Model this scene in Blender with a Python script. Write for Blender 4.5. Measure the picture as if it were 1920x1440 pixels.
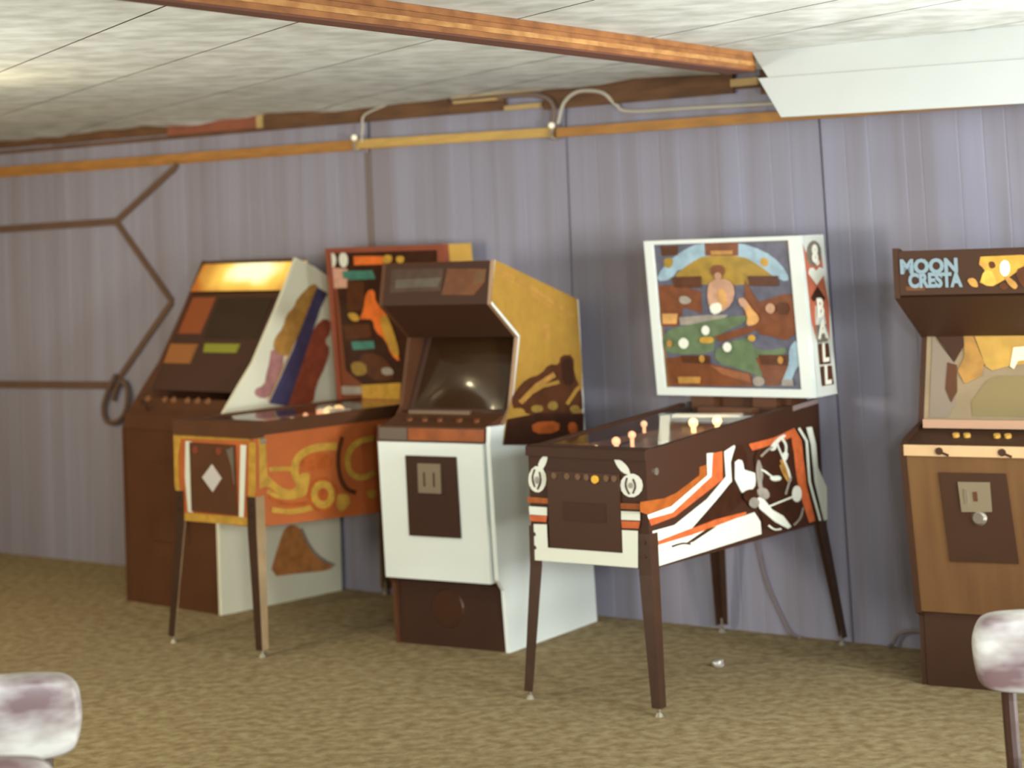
import bpy, bmesh, math, random
from mathutils import Vector, Matrix, noise
from mathutils.geometry import tessellate_polygon
random.seed(7)
for o in list(bpy.data.objects): bpy.data.objects.remove(o)
SC = bpy.context.scene
COL = SC.collection
R = math.radians

# ------------------------------------------------------------------ camera
F_PX, CX, CY = 3757.53, 944.25, 226.12
PITCH, ROLL, CAM_H = 0.0561, -0.0403, 1.7647
cam = bpy.data.cameras.new('camera'); camo = bpy.data.objects.new('camera', cam); COL.objects.link(camo)
cam.sensor_fit = 'HORIZONTAL'; cam.sensor_width = 36.0
cam.lens = F_PX / 1920 * 36.0
cam.shift_x = (960 - CX) / 1920; cam.shift_y = (CY - 720) / 1920
cam.clip_start = 0.05; cam.clip_end = 60
fw = Vector((0, math.cos(PITCH), math.sin(PITCH))); rt = Vector((1, 0, 0)); up = rt.cross(fw)
r2 = math.cos(ROLL) * rt + math.sin(ROLL) * up; u2 = -math.sin(ROLL) * rt + math.cos(ROLL) * up
M = Matrix((r2, u2, -fw)).transposed().to_4x4(); M.translation = Vector((0, 0, CAM_H))
camo.matrix_world = M
cam.dof.use_dof = True; cam.dof.focus_distance = 5.9; cam.dof.aperture_fstop = 2.4
SC.camera = camo

# ------------------------------------------------------------------ world, lights, exposure
w = bpy.data.worlds.new('world'); SC.world = w; w.use_nodes = True
w.node_tree.nodes['Background'].inputs[0].default_value = (1, .93, .84, 1)
w.node_tree.nodes['Background'].inputs[1].default_value = 0.05
SC.view_settings.view_transform = 'Standard'; SC.view_settings.look = 'None'
SC.view_settings.exposure = -0.16; SC.view_settings.gamma = 1.0
SC.view_settings.use_curve_mapping = False
def area(name, loc, target, sx, sy, watts, col):
    l = bpy.data.lights.new(name, 'AREA'); l.shape = 'RECTANGLE'; l.size = sx; l.size_y = sy
    l.energy = watts; l.color = col
    o = bpy.data.objects.new(name, l); COL.objects.link(o); o.location = loc
    o.rotation_euler = (Vector(target) - Vector(loc)).to_track_quat('-Z', 'Y').to_euler()
    return o
FLASH = area('flash', (0.45, -0.2, 1.98), (1.5, 8.5, 1.2), .4, .3, 150, (.90, .95, 1))
FILL_BACK = area('fill_behind', (2.4, -0.9, 1.75), (1.0, 8.6, 1.3), 2.0, 1.3, 500, (.87, .94, 1))  # added soft fill behind the camera, brightens the cabinets' right sides
UP_R = area('fill_up_right', (3.3, 5.6, .45), (0.9, 6.0, 2.45), .6, .6, 78, (.95, .97, .96))  # added, unseen: aimed upwards to brighten the ceiling on the right
UP_R.data.spread = R(125)
FILL_R = area('fill_right', (2.7, 3.7, 1.3), (0.0, 8.8, 1.15), .6, .6, 21, (.92, .96, 1))
FILL_R.data.spread = R(52)
UP_L = area('fill_up_left', (-3.4, 5.8, 1.5), (-1.9, 7.0, 2.45), .6, .6, 88, (1, .98, .90))  # added fill out of view, brightens the left of the ceiling
UP_M = area('fill_up_behind', (-1.0, 0.6, 1.7), (-1.0, 4.2, 2.45), .6, .6, 25, (.95, .98, 1))  # added fill close to the camera, lifts the ceiling
FILL_WALL_R = area('fill_wall_right', (3.3, 4.6, 2.1), (2.0, 8.0, 1.5), .5, .4, 32, (.86, .93, 1))  # added, unseen; brightens the right end of the back wall
FILL_WALL_R.data.spread = R(95)
FILL_WALL_L = area('fill_wall_left', (-4.3, 8.4, 2.0), (-2.9, 11.6, 1.2), .5, .4, 28, (1, .78, .46))  # added warm fill, unseen; lightens the far left of the back wall
FILL_WALL_L.data.spread = R(130)
GLOW = bpy.data.lights.new('lamp_left', 'POINT'); GLOW.energy = 22; GLOW.color = (1, .84, .52); GLOW.shadow_soft_size = .08
GLOWO = bpy.data.objects.new('lamp_left', GLOW); COL.objects.link(GLOWO); GLOWO.location = (-2.38, 7.62, 2.20)

# ------------------------------------------------------------------ helpers
def lin(c):
    return tuple(((v/255)/12.92 if v/255 <= .04045 else (((v/255)+.055)/1.055)**2.4) for v in c)
MATS = {}
def mat(name, rgb, rough=.6, metal=0, var=0.0, scale=8, bump=0, emit=0, stretch=(1,1,1), spec=.5, rgb2=None, detail=4):
    if name in MATS: return MATS[name]
    m = bpy.data.materials.new(name); m.use_nodes = True; N = m.node_tree.nodes; L = m.node_tree.links
    p = N['Principled BSDF']; c = (*lin(rgb), 1)
    p.inputs['Base Color'].default_value = c; p.inputs['Roughness'].default_value = rough
    p.inputs['Metallic'].default_value = metal; p.inputs['Specular IOR Level'].default_value = spec
    if emit:
        p.inputs['Emission Color'].default_value = c; p.inputs['Emission Strength'].default_value = emit
    if var or bump:
        tc = N.new('ShaderNodeTexCoord'); mp = N.new('ShaderNodeMapping'); mp.inputs['Scale'].default_value = stretch
        nz = N.new('ShaderNodeTexNoise'); nz.inputs['Scale'].default_value = scale; nz.inputs['Detail'].default_value = detail
        L.new(tc.outputs['Object'], mp.inputs['Vector']); L.new(mp.outputs[0], nz.inputs['Vector'])
        if var:
            mx = N.new('ShaderNodeMix'); mx.data_type = 'RGBA'
            a = c[:3]; b = lin(rgb2) if rgb2 else tuple(v*(1-var) for v in a)
            rp = N.new('ShaderNodeValToRGB'); rp.color_ramp.elements[0].position = .35; rp.color_ramp.elements[1].position = .65
            L.new(nz.outputs['Fac'], rp.inputs[0]); L.new(rp.outputs[0], mx.inputs[0])
            mx.inputs[6].default_value = (*a, 1); mx.inputs[7].default_value = (*b, 1)
            L.new(mx.outputs[2], p.inputs['Base Color'])
        if bump:
            bp = N.new('ShaderNodeBump'); bp.inputs['Strength'].default_value = bump; bp.inputs['Distance'].default_value = .01
            L.new(nz.outputs['Fac'], bp.inputs['Height']); L.new(bp.outputs[0], p.inputs['Normal'])
    MATS[name] = m
    return m
def glass_mat():
    m = bpy.data.materials.new('clear_glass'); m.use_nodes = True; N = m.node_tree.nodes; L = m.node_tree.links
    N.remove(N['Principled BSDF'])
    t = N.new('ShaderNodeBsdfTransparent'); g = N.new('ShaderNodeBsdfGlossy'); g.inputs['Roughness'].default_value = .06
    f = N.new('ShaderNodeFresnel'); f.inputs['IOR'].default_value = 1.45; x = N.new('ShaderNodeMixShader')
    ge = N.new('ShaderNodeNewGeometry'); mu = N.new('ShaderNodeMath'); mu.operation = 'SUBTRACT'; mu.use_clamp = True
    L.new(f.outputs[0], mu.inputs[0]); L.new(ge.outputs['Backfacing'], mu.inputs[1])   # only the outer face mirrors
    L.new(mu.outputs[0], x.inputs[0]); L.new(t.outputs[0], x.inputs[1]); L.new(g.outputs[0], x.inputs[2])
    L.new(x.outputs[0], N['Material Output'].inputs[0]); return m

def link(name, me, mats, parent=None):
    for m in (mats if isinstance(mats, (list, tuple)) else [mats]): me.materials.append(m)
    o = bpy.data.objects.new(name, me); COL.objects.link(o)
    if parent: o.parent = parent
    return o
def fin(name, bm, mats, parent=None, bevel=0, smooth=False, tri=False):
    if bevel:
        es = [e for e in bm.edges if len(e.link_faces) == 2 and e.calc_face_angle(0) > .5]
        bmesh.ops.bevel(bm, geom=es, offset=bevel, segments=2, affect='EDGES', profile=.6)
    bmesh.ops.recalc_face_normals(bm, faces=bm.faces)
    me = bpy.data.meshes.new(name); bm.to_mesh(me); bm.free()
    if smooth:
        for p in me.polygons: p.use_smooth = True
    return link(name, me, mats, parent)
def bx(bm, x0, x1, y0, y1, z0, z1, mi=0):
    v = [bm.verts.new((x, y, z)) for x in (x0, x1) for y in (y0, y1) for z in (z0, z1)]
    for q in ((0,1,3,2),(4,6,7,5),(0,4,5,1),(2,3,7,6),(0,2,6,4),(1,5,7,3)):
        f = bm.faces.new([v[i] for i in q]); f.material_index = mi
def box(name, x0, x1, y0, y1, z0, z1, m, parent=None, bevel=0):
    bm = bmesh.new(); bx(bm, x0, x1, y0, y1, z0, z1); return fin(name, bm, m, parent, bevel)
def prism(bm, pts, a0, a1, axis='x', mi=0):
    """extrude a polygon: axis x -> pts are (y,z); y -> (x,z); z -> (x,y)"""
    mk = {'x': lambda p, a: (a, p[0], p[1]), 'y': lambda p, a: (p[0], a, p[1]), 'z': lambda p, a: (p[0], p[1], a)}[axis]
    A = [bm.verts.new(mk(p, a0)) for p in pts]; B = [bm.verts.new(mk(p, a1)) for p in pts]
    n = len(pts); fs = [bm.faces.new(A), bm.faces.new(B[::-1])]
    for i in range(n): fs.append(bm.faces.new((A[i], A[(i+1) % n], B[(i+1) % n], B[i])))
    for f in fs: f.material_index = mi
def prism_o(name, pts, a0, a1, m, parent=None, axis='x', bevel=0):
    bm = bmesh.new(); prism(bm, pts, a0, a1, axis); return fin(name, bm, m, parent, bevel)
def hexa(bm, lo, hi, mi=0):
    """solid between two 4 point loops"""
    A = [bm.verts.new(p) for p in lo]; B = [bm.verts.new(p) for p in hi]
    fs = [bm.faces.new(A), bm.faces.new(B[::-1])] + [bm.faces.new((A[i], A[(i+1) % 4], B[(i+1) % 4], B[i])) for i in range(4)]
    for f in fs: f.material_index = mi
def catmull(P, k=6):
    P = [Vector(p) for p in P]; o = []
    for i in range(len(P)-1):
        a = P[max(i-1,0)]; b = P[i]; c = P[i+1]; d = P[min(i+2, len(P)-1)]
        for j in range(k):
            t = j/k
            o.append(.5*((2*b)+(c-a)*t+(2*a-5*b+4*c-d)*t*t+(3*b-a-3*c+d)*t**3))
    o.append(P[-1]); return o
def tube(bm, P, r, seg=8, mi=0, closed=False):
    P = [Vector(p) for p in P]; rings = []; n = len(P)
    rr = r if isinstance(r, (list, tuple)) else [r]*n
    prev = None
    for i in range(n):
        a = P[(i-1) % n] if closed else P[max(i-1,0)]; b = P[(i+1) % n] if closed else P[min(i+1,n-1)]
        t = (b-a).normalized()
        if prev is None: prev = t.orthogonal().normalized()
        prev = (prev - t*prev.dot(t)).normalized(); q = t.cross(prev)
        rings.append([bm.verts.new(P[i]+(prev*math.cos(2*math.pi*j/seg)+q*math.sin(2*math.pi*j/seg))*rr[i]) for j in range(seg)])
    for i in range(n if closed else n-1):
        A = rings[i]; B = rings[(i+1) % n]
        for j in range(seg):
            f = bm.faces.new((A[j], A[(j+1) % seg], B[(j+1) % seg], B[j])); f.material_index = mi
    if not closed:
        bm.faces.new(rings[0][::-1]).material_index = mi; bm.faces.new(rings[-1]).material_index = mi
def disc(bm, c, n, r, h, seg=20, mi=0, r2=None):
    n = Vector(n).normalized(); u = n.orthogonal().normalized(); v = n.cross(u); c = Vector(c); r2 = r if r2 is None else r2
    A = [bm.verts.new(c+(u*math.cos(2*math.pi*i/seg)+v*math.sin(2*math.pi*i/seg))*r) for i in range(seg)]
    B = [bm.verts.new(c+n*h+(u*math.cos(2*math.pi*i/seg)+v*math.sin(2*math.pi*i/seg))*r2) for i in range(seg)]
    fs = [bm.faces.new(A[::-1]), bm.faces.new(B)]+[bm.faces.new((A[i], A[(i+1) % seg], B[(i+1) % seg], B[i])) for i in range(seg)]
    for f in fs: f.material_index = mi
def thing(name, label, cat, X, Y, t=0, z=0, group=None):
    o = bpy.data.objects.new(name, None); COL.objects.link(o); o.empty_display_size = .1
    o.location = (X, Y, z); o.rotation_euler = (0, 0, -t)
    o['label'] = label; o['category'] = cat
    if group: o['group'] = group
    return o
def tag(o, label, cat, group=None):
    o['label'] = label; o['category'] = cat
    if group: o['group'] = group
    return o
def struct(o): o['kind'] = 'structure'; return o
def text(name, body, size, m, parent, mw, ext=.0015, font_bold=.0):
    cu = bpy.data.curves.new(name, 'FONT'); cu.body = body; cu.size = size; cu.extrude = ext; cu.offset = font_bold
    cu.align_x = 'CENTER'; cu.align_y = 'CENTER'; cu.resolution_u = 3
    to = bpy.data.objects.new('tmp', cu); me = bpy.data.meshes.new_from_object(to)
    bpy.data.objects.remove(to); me.transform(mw)
    o = link(name, me, m, parent); return o
SIDE_X = lambda x, y, z: Matrix(((0,0,1,x),(1,0,0,y),(0,1,0,z),(0,0,0,1)))      # text read from +x
FRONT_Y = lambda x, y, z: Matrix(((1,0,0,x),(0,0,-1,y),(0,1,0,z),(0,0,0,1)))    # text read from -y

PAL = {'dbr2':(100,62,32),'mqa':(70,48,34),'mqb':(88,78,62),'mqc':(104,58,26),'mqd':(104,70,36),'yel':(188,144,56),'yel2':(164,124,50),'dor':(176,88,34),'dbr':(84,46,22),'cream':(208,208,188),'blk':(58,30,14),
 'orange':(224,112,44),'orange2':(196,96,48),'or2':(160,84,30),'or3':(178,98,70),'pink':(196,150,126),'teal':(70,122,104),'grey':(150,140,124),
 'grey2':(96,84,74),'grey3':(120,112,96),'olive':(140,112,48),'olive2':(156,124,44),'mauve':(176,124,116),'tan':(178,130,62),'tan2':(190,126,68),'tan3':(140,96,52),
 'red':(158,78,52),'blue':(76,68,98),'slate':(92,90,100),'sky':(148,172,180),'rbr':(116,66,36),'rbr2':(146,92,58),'green':(96,112,78),
 'skin':(186,142,112),'lorange':(204,152,88),'lyel':(206,166,70),'white':(250,240,205)}
def art(name, key, parent, fn, rough=.45, emit=0, step=.0005):
    """flat print: thin layered patches on a face of the thing"""
    bm = bmesh.new(); mats = []; idx = {}
    for k, (c, pts) in enumerate(ART[key]):
        if c not in idx:
            idx[c] = len(mats); mats.append(mat('print_%s_%s' % (c, str(emit).replace('.', '')), PAL[c], rough, emit=emit, spec=.3, var=0 if c in ('cream','white') else .12 if c in ('yel2','or3') else .28, scale=22, detail=2))
        vs = [bm.verts.new(fn(a, b, (k+1)*step)) for a, b in pts]
        for tri in tessellate_polygon([[Vector((a, b, 0)) for a, b in pts]]):
            try: f = bm.faces.new([vs[q] for q in tri]); f.material_index = idx[c]
            except ValueError: pass
    me = bpy.data.meshes.new(name); bm.to_mesh(me); bm.free()
    return link(name, me, mats, parent)
ART={
'pl_side':[
 ('yel',[(0.031,0.928),(0.069,0.916),(0.074,0.767),(0.08,0.707),(0.047,0.711),(0.026,0.705)]),
 ('yel',[(0.49,0.857),(0.48,0.857),(0.462,0.859),(0.433,0.86),(0.395,0.863),(0.359,0.863),(0.325,0.859),(0.295,0.853),(0.268,0.843),(0.246,0.831),(0.229,0.816),(0.217,0.798),(0.211,0.779),(0.21,0.76),(0.213,0.741),(0.222,0.723),(0.233,0.709),(0.237,0.701),(0.237,0.695),(0.234,0.691),(0.227,0.685),(0.22,0.682),(0.211,0.68),(0.201,0.68),(0.188,0.683),(0.174,0.687),(0.16,0.693),(0.146,0.702),(0.131,0.712),(0.117,0.722),(0.105,0.732),(0.096,0.74),(0.088,0.748),(0.082,0.754),(0.078,0.758),(0.076,0.76),(0.043,0.743),(0.045,0.741),(0.049,0.737),(0.055,0.731),(0.064,0.722),(0.075,0.712),(0.088,0.701),(0.103,0.69),(0.121,0.678),(0.14,0.667),(0.159,0.658),(0.18,0.652),(0.201,0.648),(0.222,0.648),(0.241,0.651),(0.258,0.659),(0.272,0.67),(0.28,0.685),(0.28,0.702),(0.272,0.72),(0.261,0.734),(0.256,0.745),(0.254,0.757),(0.255,0.77),(0.259,0.784),(0.266,0.795),(0.278,0.806),(0.294,0.814),(0.315,0.822),(0.339,0.827),(0.367,0.83),(0.398,0.83),(0.434,0.827),(0.462,0.825),(0.481,0.824),(0.49,0.823)]),
 ('yel',[(0.085,0.772),(0.088,0.772),(0.095,0.772),(0.106,0.772),(0.12,0.771),(0.135,0.771),(0.151,0.769),(0.169,0.766),(0.189,0.763),(0.204,0.761),(0.214,0.759),(0.219,0.758),(0.222,0.777),(0.216,0.777),(0.206,0.779),(0.191,0.782),(0.171,0.785),(0.152,0.787),(0.134,0.789),(0.118,0.79),(0.103,0.79),(0.093,0.79),(0.086,0.791),(0.082,0.791)]),
 ('dor',[(0.291,0.809),(0.323,0.818),(0.369,0.82),(0.429,0.813),(0.459,0.792),(0.46,0.757),(0.433,0.741),(0.376,0.743),(0.327,0.75),(0.287,0.761),(0.269,0.776),(0.272,0.795)]),
 ('yel',[(0.271,0.745),(0.307,0.743),(0.322,0.733),(0.318,0.714),(0.313,0.692),(0.306,0.667),(0.286,0.657),(0.254,0.66),(0.242,0.683),(0.25,0.725)]),
 ('yel',[(0.061,0.685),(0.065,0.683),(0.072,0.679),(0.082,0.673),(0.097,0.664),(0.114,0.656),(0.134,0.65),(0.156,0.645),(0.179,0.641),(0.202,0.638),(0.223,0.637),(0.244,0.638),(0.263,0.64),(0.279,0.644),(0.293,0.649),(0.304,0.656),(0.311,0.663),(0.316,0.668),(0.319,0.672),(0.32,0.674),(0.298,0.686),(0.297,0.684),(0.294,0.68),(0.289,0.675),(0.284,0.669),(0.277,0.665),(0.267,0.661),(0.254,0.659),(0.238,0.657),(0.22,0.656),(0.201,0.657),(0.181,0.659),(0.159,0.663),(0.14,0.667),(0.123,0.673),(0.109,0.679),(0.096,0.687),(0.085,0.693),(0.078,0.697),(0.075,0.699)]),
 ('dor',[(0.073,0.659),(0.077,0.657),(0.085,0.652),(0.098,0.645),(0.115,0.635),(0.134,0.627),(0.155,0.619),(0.177,0.614),(0.201,0.61),(0.224,0.607),(0.246,0.605),(0.268,0.604),(0.289,0.605),(0.304,0.606),(0.315,0.606),(0.32,0.606),(0.316,0.622),(0.311,0.622),(0.301,0.621),(0.285,0.621),(0.265,0.62),(0.245,0.621),(0.224,0.622),(0.202,0.625),(0.18,0.629),(0.16,0.634),(0.142,0.64),(0.125,0.648),(0.109,0.657),(0.096,0.664),(0.088,0.669),(0.084,0.671)]),
 ('yel',[(0.084,0.598),(0.091,0.596),(0.103,0.593),(0.122,0.589),(0.148,0.583),(0.174,0.578),(0.2,0.574),(0.225,0.573),(0.249,0.572),(0.27,0.572),(0.29,0.573),(0.307,0.574),(0.322,0.575),(0.334,0.576),(0.341,0.577),(0.345,0.577),(0.336,0.602),(0.333,0.601),(0.325,0.601),(0.314,0.6),(0.3,0.598),(0.284,0.597),(0.265,0.597),(0.244,0.597),(0.222,0.597),(0.199,0.598),(0.176,0.601),(0.153,0.606),(0.128,0.611),(0.109,0.616),(0.096,0.619),(0.09,0.62)]),
 ('dor',[(0.491,0.625),(0.479,0.591),(0.45,0.567),(0.41,0.556),(0.367,0.562),(0.329,0.582),(0.304,0.613),(0.296,0.648),(0.307,0.681),(0.335,0.706),(0.375,0.716),(0.418,0.711),(0.456,0.691),(0.482,0.66)]),
 ('yel',[(0.466,0.627),(0.458,0.601),(0.436,0.582),(0.406,0.574),(0.373,0.578),(0.345,0.594),(0.325,0.618),(0.32,0.646),(0.328,0.671),(0.349,0.691),(0.379,0.699),(0.412,0.695),(0.441,0.68),(0.46,0.655)]),
 ('dor',[(0.426,0.632),(0.422,0.62),(0.412,0.611),(0.399,0.607),(0.384,0.609),(0.371,0.616),(0.362,0.628),(0.359,0.641),(0.363,0.653),(0.373,0.662),(0.387,0.666),(0.401,0.664),(0.414,0.657),(0.423,0.646)]),
 ('dbr',[(0.51,0.882),(0.508,0.877),(0.504,0.868),(0.498,0.855),(0.491,0.837),(0.485,0.817),(0.481,0.796),(0.479,0.775),(0.479,0.752),(0.482,0.731),(0.487,0.709),(0.494,0.689),(0.503,0.669),(0.515,0.652),(0.53,0.638),(0.547,0.627),(0.565,0.62),(0.578,0.615),(0.586,0.612),(0.59,0.61),(0.6,0.627),(0.596,0.629),(0.588,0.632),(0.575,0.637),(0.561,0.642),(0.549,0.65),(0.538,0.661),(0.528,0.675),(0.519,0.693),(0.512,0.711),(0.508,0.731),(0.506,0.751),(0.506,0.772),(0.507,0.792),(0.511,0.812),(0.516,0.83),(0.524,0.847),(0.529,0.861),(0.533,0.87),(0.535,0.874)]),
 ('yel',[(0.719,0.865),(0.713,0.865),(0.7,0.865),(0.681,0.864),(0.654,0.864),(0.628,0.861),(0.604,0.855),(0.583,0.846),(0.564,0.834),(0.549,0.821),(0.538,0.806),(0.531,0.79),(0.528,0.773),(0.529,0.757),(0.532,0.741),(0.538,0.726),(0.547,0.71),(0.56,0.697),(0.577,0.686),(0.596,0.677),(0.618,0.672),(0.639,0.67),(0.66,0.67),(0.68,0.673),(0.698,0.678),(0.71,0.682),(0.718,0.684),(0.723,0.685),(0.705,0.71),(0.701,0.709),(0.693,0.707),(0.68,0.703),(0.665,0.699),(0.651,0.697),(0.637,0.697),(0.622,0.698),(0.607,0.702),(0.596,0.707),(0.586,0.713),(0.578,0.721),(0.572,0.732),(0.567,0.743),(0.565,0.756),(0.565,0.768),(0.567,0.782),(0.572,0.794),(0.58,0.804),(0.592,0.814),(0.606,0.823),(0.622,0.83),(0.64,0.835),(0.661,0.837),(0.685,0.837),(0.705,0.838),(0.717,0.838),(0.724,0.838)]),
 ('yel',[(0.498,0.628),(0.534,0.62),(0.553,0.604),(0.555,0.582),(0.54,0.564),(0.509,0.55),(0.487,0.553),(0.473,0.573),(0.469,0.595),(0.476,0.62)]),
 ('yel',[(0.673,0.62),(0.704,0.621),(0.721,0.612),(0.723,0.594),(0.71,0.585),(0.682,0.584),(0.665,0.592),(0.66,0.611)]),
],
'pl_front':[
 ('yel',[(-0.275,0.944),(0.231,0.953),(0.242,0.914),(-0.272,0.905)]),
 ('yel',[(-0.275,0.944),(-0.229,0.944),(-0.227,0.891),(-0.244,0.838),(-0.247,0.716),(-0.226,0.578),(-0.235,0.543),(-0.278,0.697)]),
 ('yel',[(-0.24,0.577),(0.213,0.584),(0.211,0.548),(-0.239,0.542)]),
 ('yel',[(0.237,0.909),(0.283,0.907),(0.273,0.709),(0.238,0.573),(0.211,0.555),(0.222,0.639)]),
 ('cream',[(-0.19,0.897),(-0.146,0.896),(-0.155,0.582),(-0.188,0.582),(-0.202,0.736)]),
 ('cream',[(0.183,0.895),(0.222,0.894),(0.189,0.583),(0.158,0.583)]),
],
'pl_glass':[
 ('blk',[(-0.354,1.7),(0.355,1.698),(0.181,1.022),(-0.227,1.05),(-0.341,1.121)]),
 ('cream',[(-0.342,1.666),(-0.347,1.65),(-0.357,1.636),(-0.371,1.629),(-0.387,1.63),(-0.4,1.637),(-0.409,1.651),(-0.412,1.668),(-0.407,1.685),(-0.397,1.698),(-0.383,1.705),(-0.367,1.705),(-0.354,1.697),(-0.345,1.683)]),
 ('cream',[(-0.259,1.665),(-0.263,1.648),(-0.273,1.635),(-0.286,1.628),(-0.3,1.628),(-0.313,1.636),(-0.321,1.649),(-0.323,1.666),(-0.319,1.683),(-0.309,1.696),(-0.296,1.703),(-0.282,1.703),(-0.27,1.695),(-0.261,1.681)]),
 ('pink',[(-0.395,1.63),(-0.267,1.62),(-0.271,1.528),(-0.384,1.526)]),
 ('orange',[(-0.216,1.682),(-0.007,1.677),(-0.019,1.638),(-0.218,1.638)]),
 ('yel',[(0.009,1.683),(0.039,1.681),(0.051,1.671),(0.045,1.653),(0.027,1.643),(-0.004,1.642),(-0.016,1.652),(-0.01,1.674)]),
 ('yel',[(0.09,1.675),(0.12,1.675),(0.132,1.666),(0.127,1.65),(0.112,1.642),(0.089,1.643),(0.077,1.651),(0.076,1.667)]),
 ('teal',[(-0.305,1.61),(-0.093,1.61),(-0.075,1.569),(-0.243,1.565),(-0.301,1.577)]),
 ('dbr',[(-0.275,1.565),(-0.159,1.556),(-0.156,1.417),(-0.294,1.41)]),
 ('orange',[(-0.131,1.513),(-0.102,1.517),(-0.087,1.502),(-0.087,1.469),(-0.072,1.444),(-0.045,1.425),(-0.022,1.398),(-0.003,1.362),(0.012,1.313),(0.024,1.251),(0.035,1.206),(0.043,1.177),(0.033,1.172),(0.003,1.19),(-0.018,1.217),(-0.032,1.253),(-0.056,1.282),(-0.091,1.303),(-0.111,1.329),(-0.114,1.358),(-0.132,1.373),(-0.163,1.373),(-0.187,1.373),(-0.203,1.373),(-0.202,1.384),(-0.185,1.406),(-0.169,1.441),(-0.153,1.488)]),
 ('yel',[(-0.282,1.403),(-0.247,1.405),(-0.223,1.396),(-0.208,1.376),(-0.216,1.365),(-0.248,1.363),(-0.273,1.372),(-0.29,1.392)]),
 ('dbr',[(-0.329,1.343),(-0.138,1.351),(-0.131,1.285),(-0.322,1.269)]),
 ('teal',[(-0.28,1.262),(-0.122,1.267),(-0.118,1.23),(-0.271,1.222)]),
 ('yel',[(-0.061,1.38),(-0.035,1.394),(-0.012,1.383),(0.006,1.347),(0.024,1.3),(0.042,1.242),(0.045,1.206),(0.034,1.192),(0.016,1.195),(-0.008,1.217),(-0.034,1.264),(-0.061,1.336)]),
 ('dbr',[(-0.212,1.2),(-0.133,1.208),(-0.069,1.191),(-0.019,1.148),(-0.001,1.112),(-0.013,1.083),(-0.059,1.071),(-0.142,1.077),(-0.201,1.109),(-0.235,1.167)]),
 ('grey',[(-0.069,1.137),(-0.033,1.139),(-0.01,1.132),(-0.001,1.114),(-0.017,1.104),(-0.058,1.101),(-0.081,1.109),(-0.085,1.127)]),
 ('olive',[(-0.269,1.165),(-0.216,1.162),(-0.188,1.146),(-0.185,1.116),(-0.209,1.099),(-0.262,1.095),(-0.29,1.111),(-0.294,1.148)]),
 ('grey',[(-0.398,1.042),(-0.238,1.042),(-0.23,1.006),(-0.395,0.998)]),
 ('yel',[(-0.233,1.05),(0.043,1.066),(0.022,0.961),(-0.228,0.943)]),
],
'lc_side':[
 ('mauve',[(0.382,1.24),(0.425,1.229),(0.443,1.203),(0.436,1.162),(0.42,1.122),(0.397,1.083),(0.374,1.047),(0.351,1.014),(0.318,1.002),(0.276,1.01),(0.252,1.023),(0.245,1.042),(0.258,1.056),(0.293,1.065),(0.314,1.082),(0.32,1.106),(0.329,1.134),(0.342,1.165),(0.351,1.197),(0.358,1.23)]),
 ('tan',[(0.66,1.549),(0.682,1.533),(0.662,1.476),(0.602,1.379),(0.552,1.305),(0.511,1.254),(0.482,1.219),(0.464,1.199),(0.435,1.201),(0.392,1.225),(0.375,1.251),(0.381,1.279),(0.399,1.305),(0.427,1.328),(0.447,1.355),(0.459,1.387),(0.48,1.413),(0.508,1.432),(0.525,1.45),(0.531,1.466),(0.563,1.495),(0.62,1.536)]),
 ('red',[(0.708,1.368),(0.742,1.364),(0.758,1.345),(0.756,1.311),(0.745,1.284),(0.724,1.265),(0.723,1.244),(0.742,1.221),(0.74,1.188),(0.719,1.143),(0.693,1.101),(0.663,1.062),(0.641,1.015),(0.627,0.963),(0.568,0.939),(0.464,0.944),(0.436,0.994),(0.484,1.089),(0.529,1.168),(0.57,1.231),(0.616,1.29),(0.666,1.343)]),
 ('blue',[(0.676,1.53),(0.746,1.497),(0.694,1.424),(0.456,0.951),(0.333,0.977),(0.501,1.228)]),
 ('tan',[(0.663,1.53),(0.48,1.223),(0.324,0.989),(0.333,0.985),(0.489,1.219),(0.673,1.526)]),
],
'lc_low':[
 ('tan2',[(0.476,0.365),(0.507,0.344),(0.535,0.312),(0.559,0.27),(0.59,0.232),(0.627,0.198),(0.667,0.169),(0.709,0.146),(0.721,0.128),(0.704,0.116),(0.643,0.114),(0.539,0.122),(0.44,0.129),(0.345,0.134),(0.315,0.174),(0.35,0.249),(0.378,0.305),(0.398,0.341),(0.422,0.363),(0.447,0.371)]),
 ('grey',[(0.509,0.342),(0.512,0.336),(0.519,0.323),(0.529,0.303),(0.542,0.277),(0.557,0.253),(0.574,0.231),(0.591,0.21),(0.611,0.193),(0.631,0.177),(0.651,0.163),(0.673,0.15),(0.694,0.14),(0.71,0.133),(0.72,0.128),(0.726,0.125),(0.734,0.137),(0.728,0.139),(0.718,0.144),(0.702,0.152),(0.681,0.161),(0.662,0.173),(0.642,0.186),(0.624,0.201),(0.605,0.218),(0.589,0.236),(0.573,0.257),(0.558,0.281),(0.545,0.307),(0.535,0.326),(0.528,0.339),(0.525,0.346)]),
],
'mc_side':[
 ('yel2',[(0.009,1.653),(0.679,1.453),(0.693,1.134),(0.671,0.798),(0.009,0.871),(0.04,0.969),(0.113,1.077),(0.178,1.303),(0.18,1.322),(-0.034,1.482)]),
 ('tan',[(0.016,1.61),(0.274,1.522),(0.631,1.371),(0.649,1.383),(0.289,1.534),(0.03,1.622)]),
 ('tan',[(0.041,1.587),(0.3,1.488),(0.633,1.338),(0.641,1.343),(0.307,1.493),(0.048,1.592)]),
 ('tan',[(0.374,1.356),(0.43,1.352),(0.419,1.287),(0.375,1.29)]),
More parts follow.
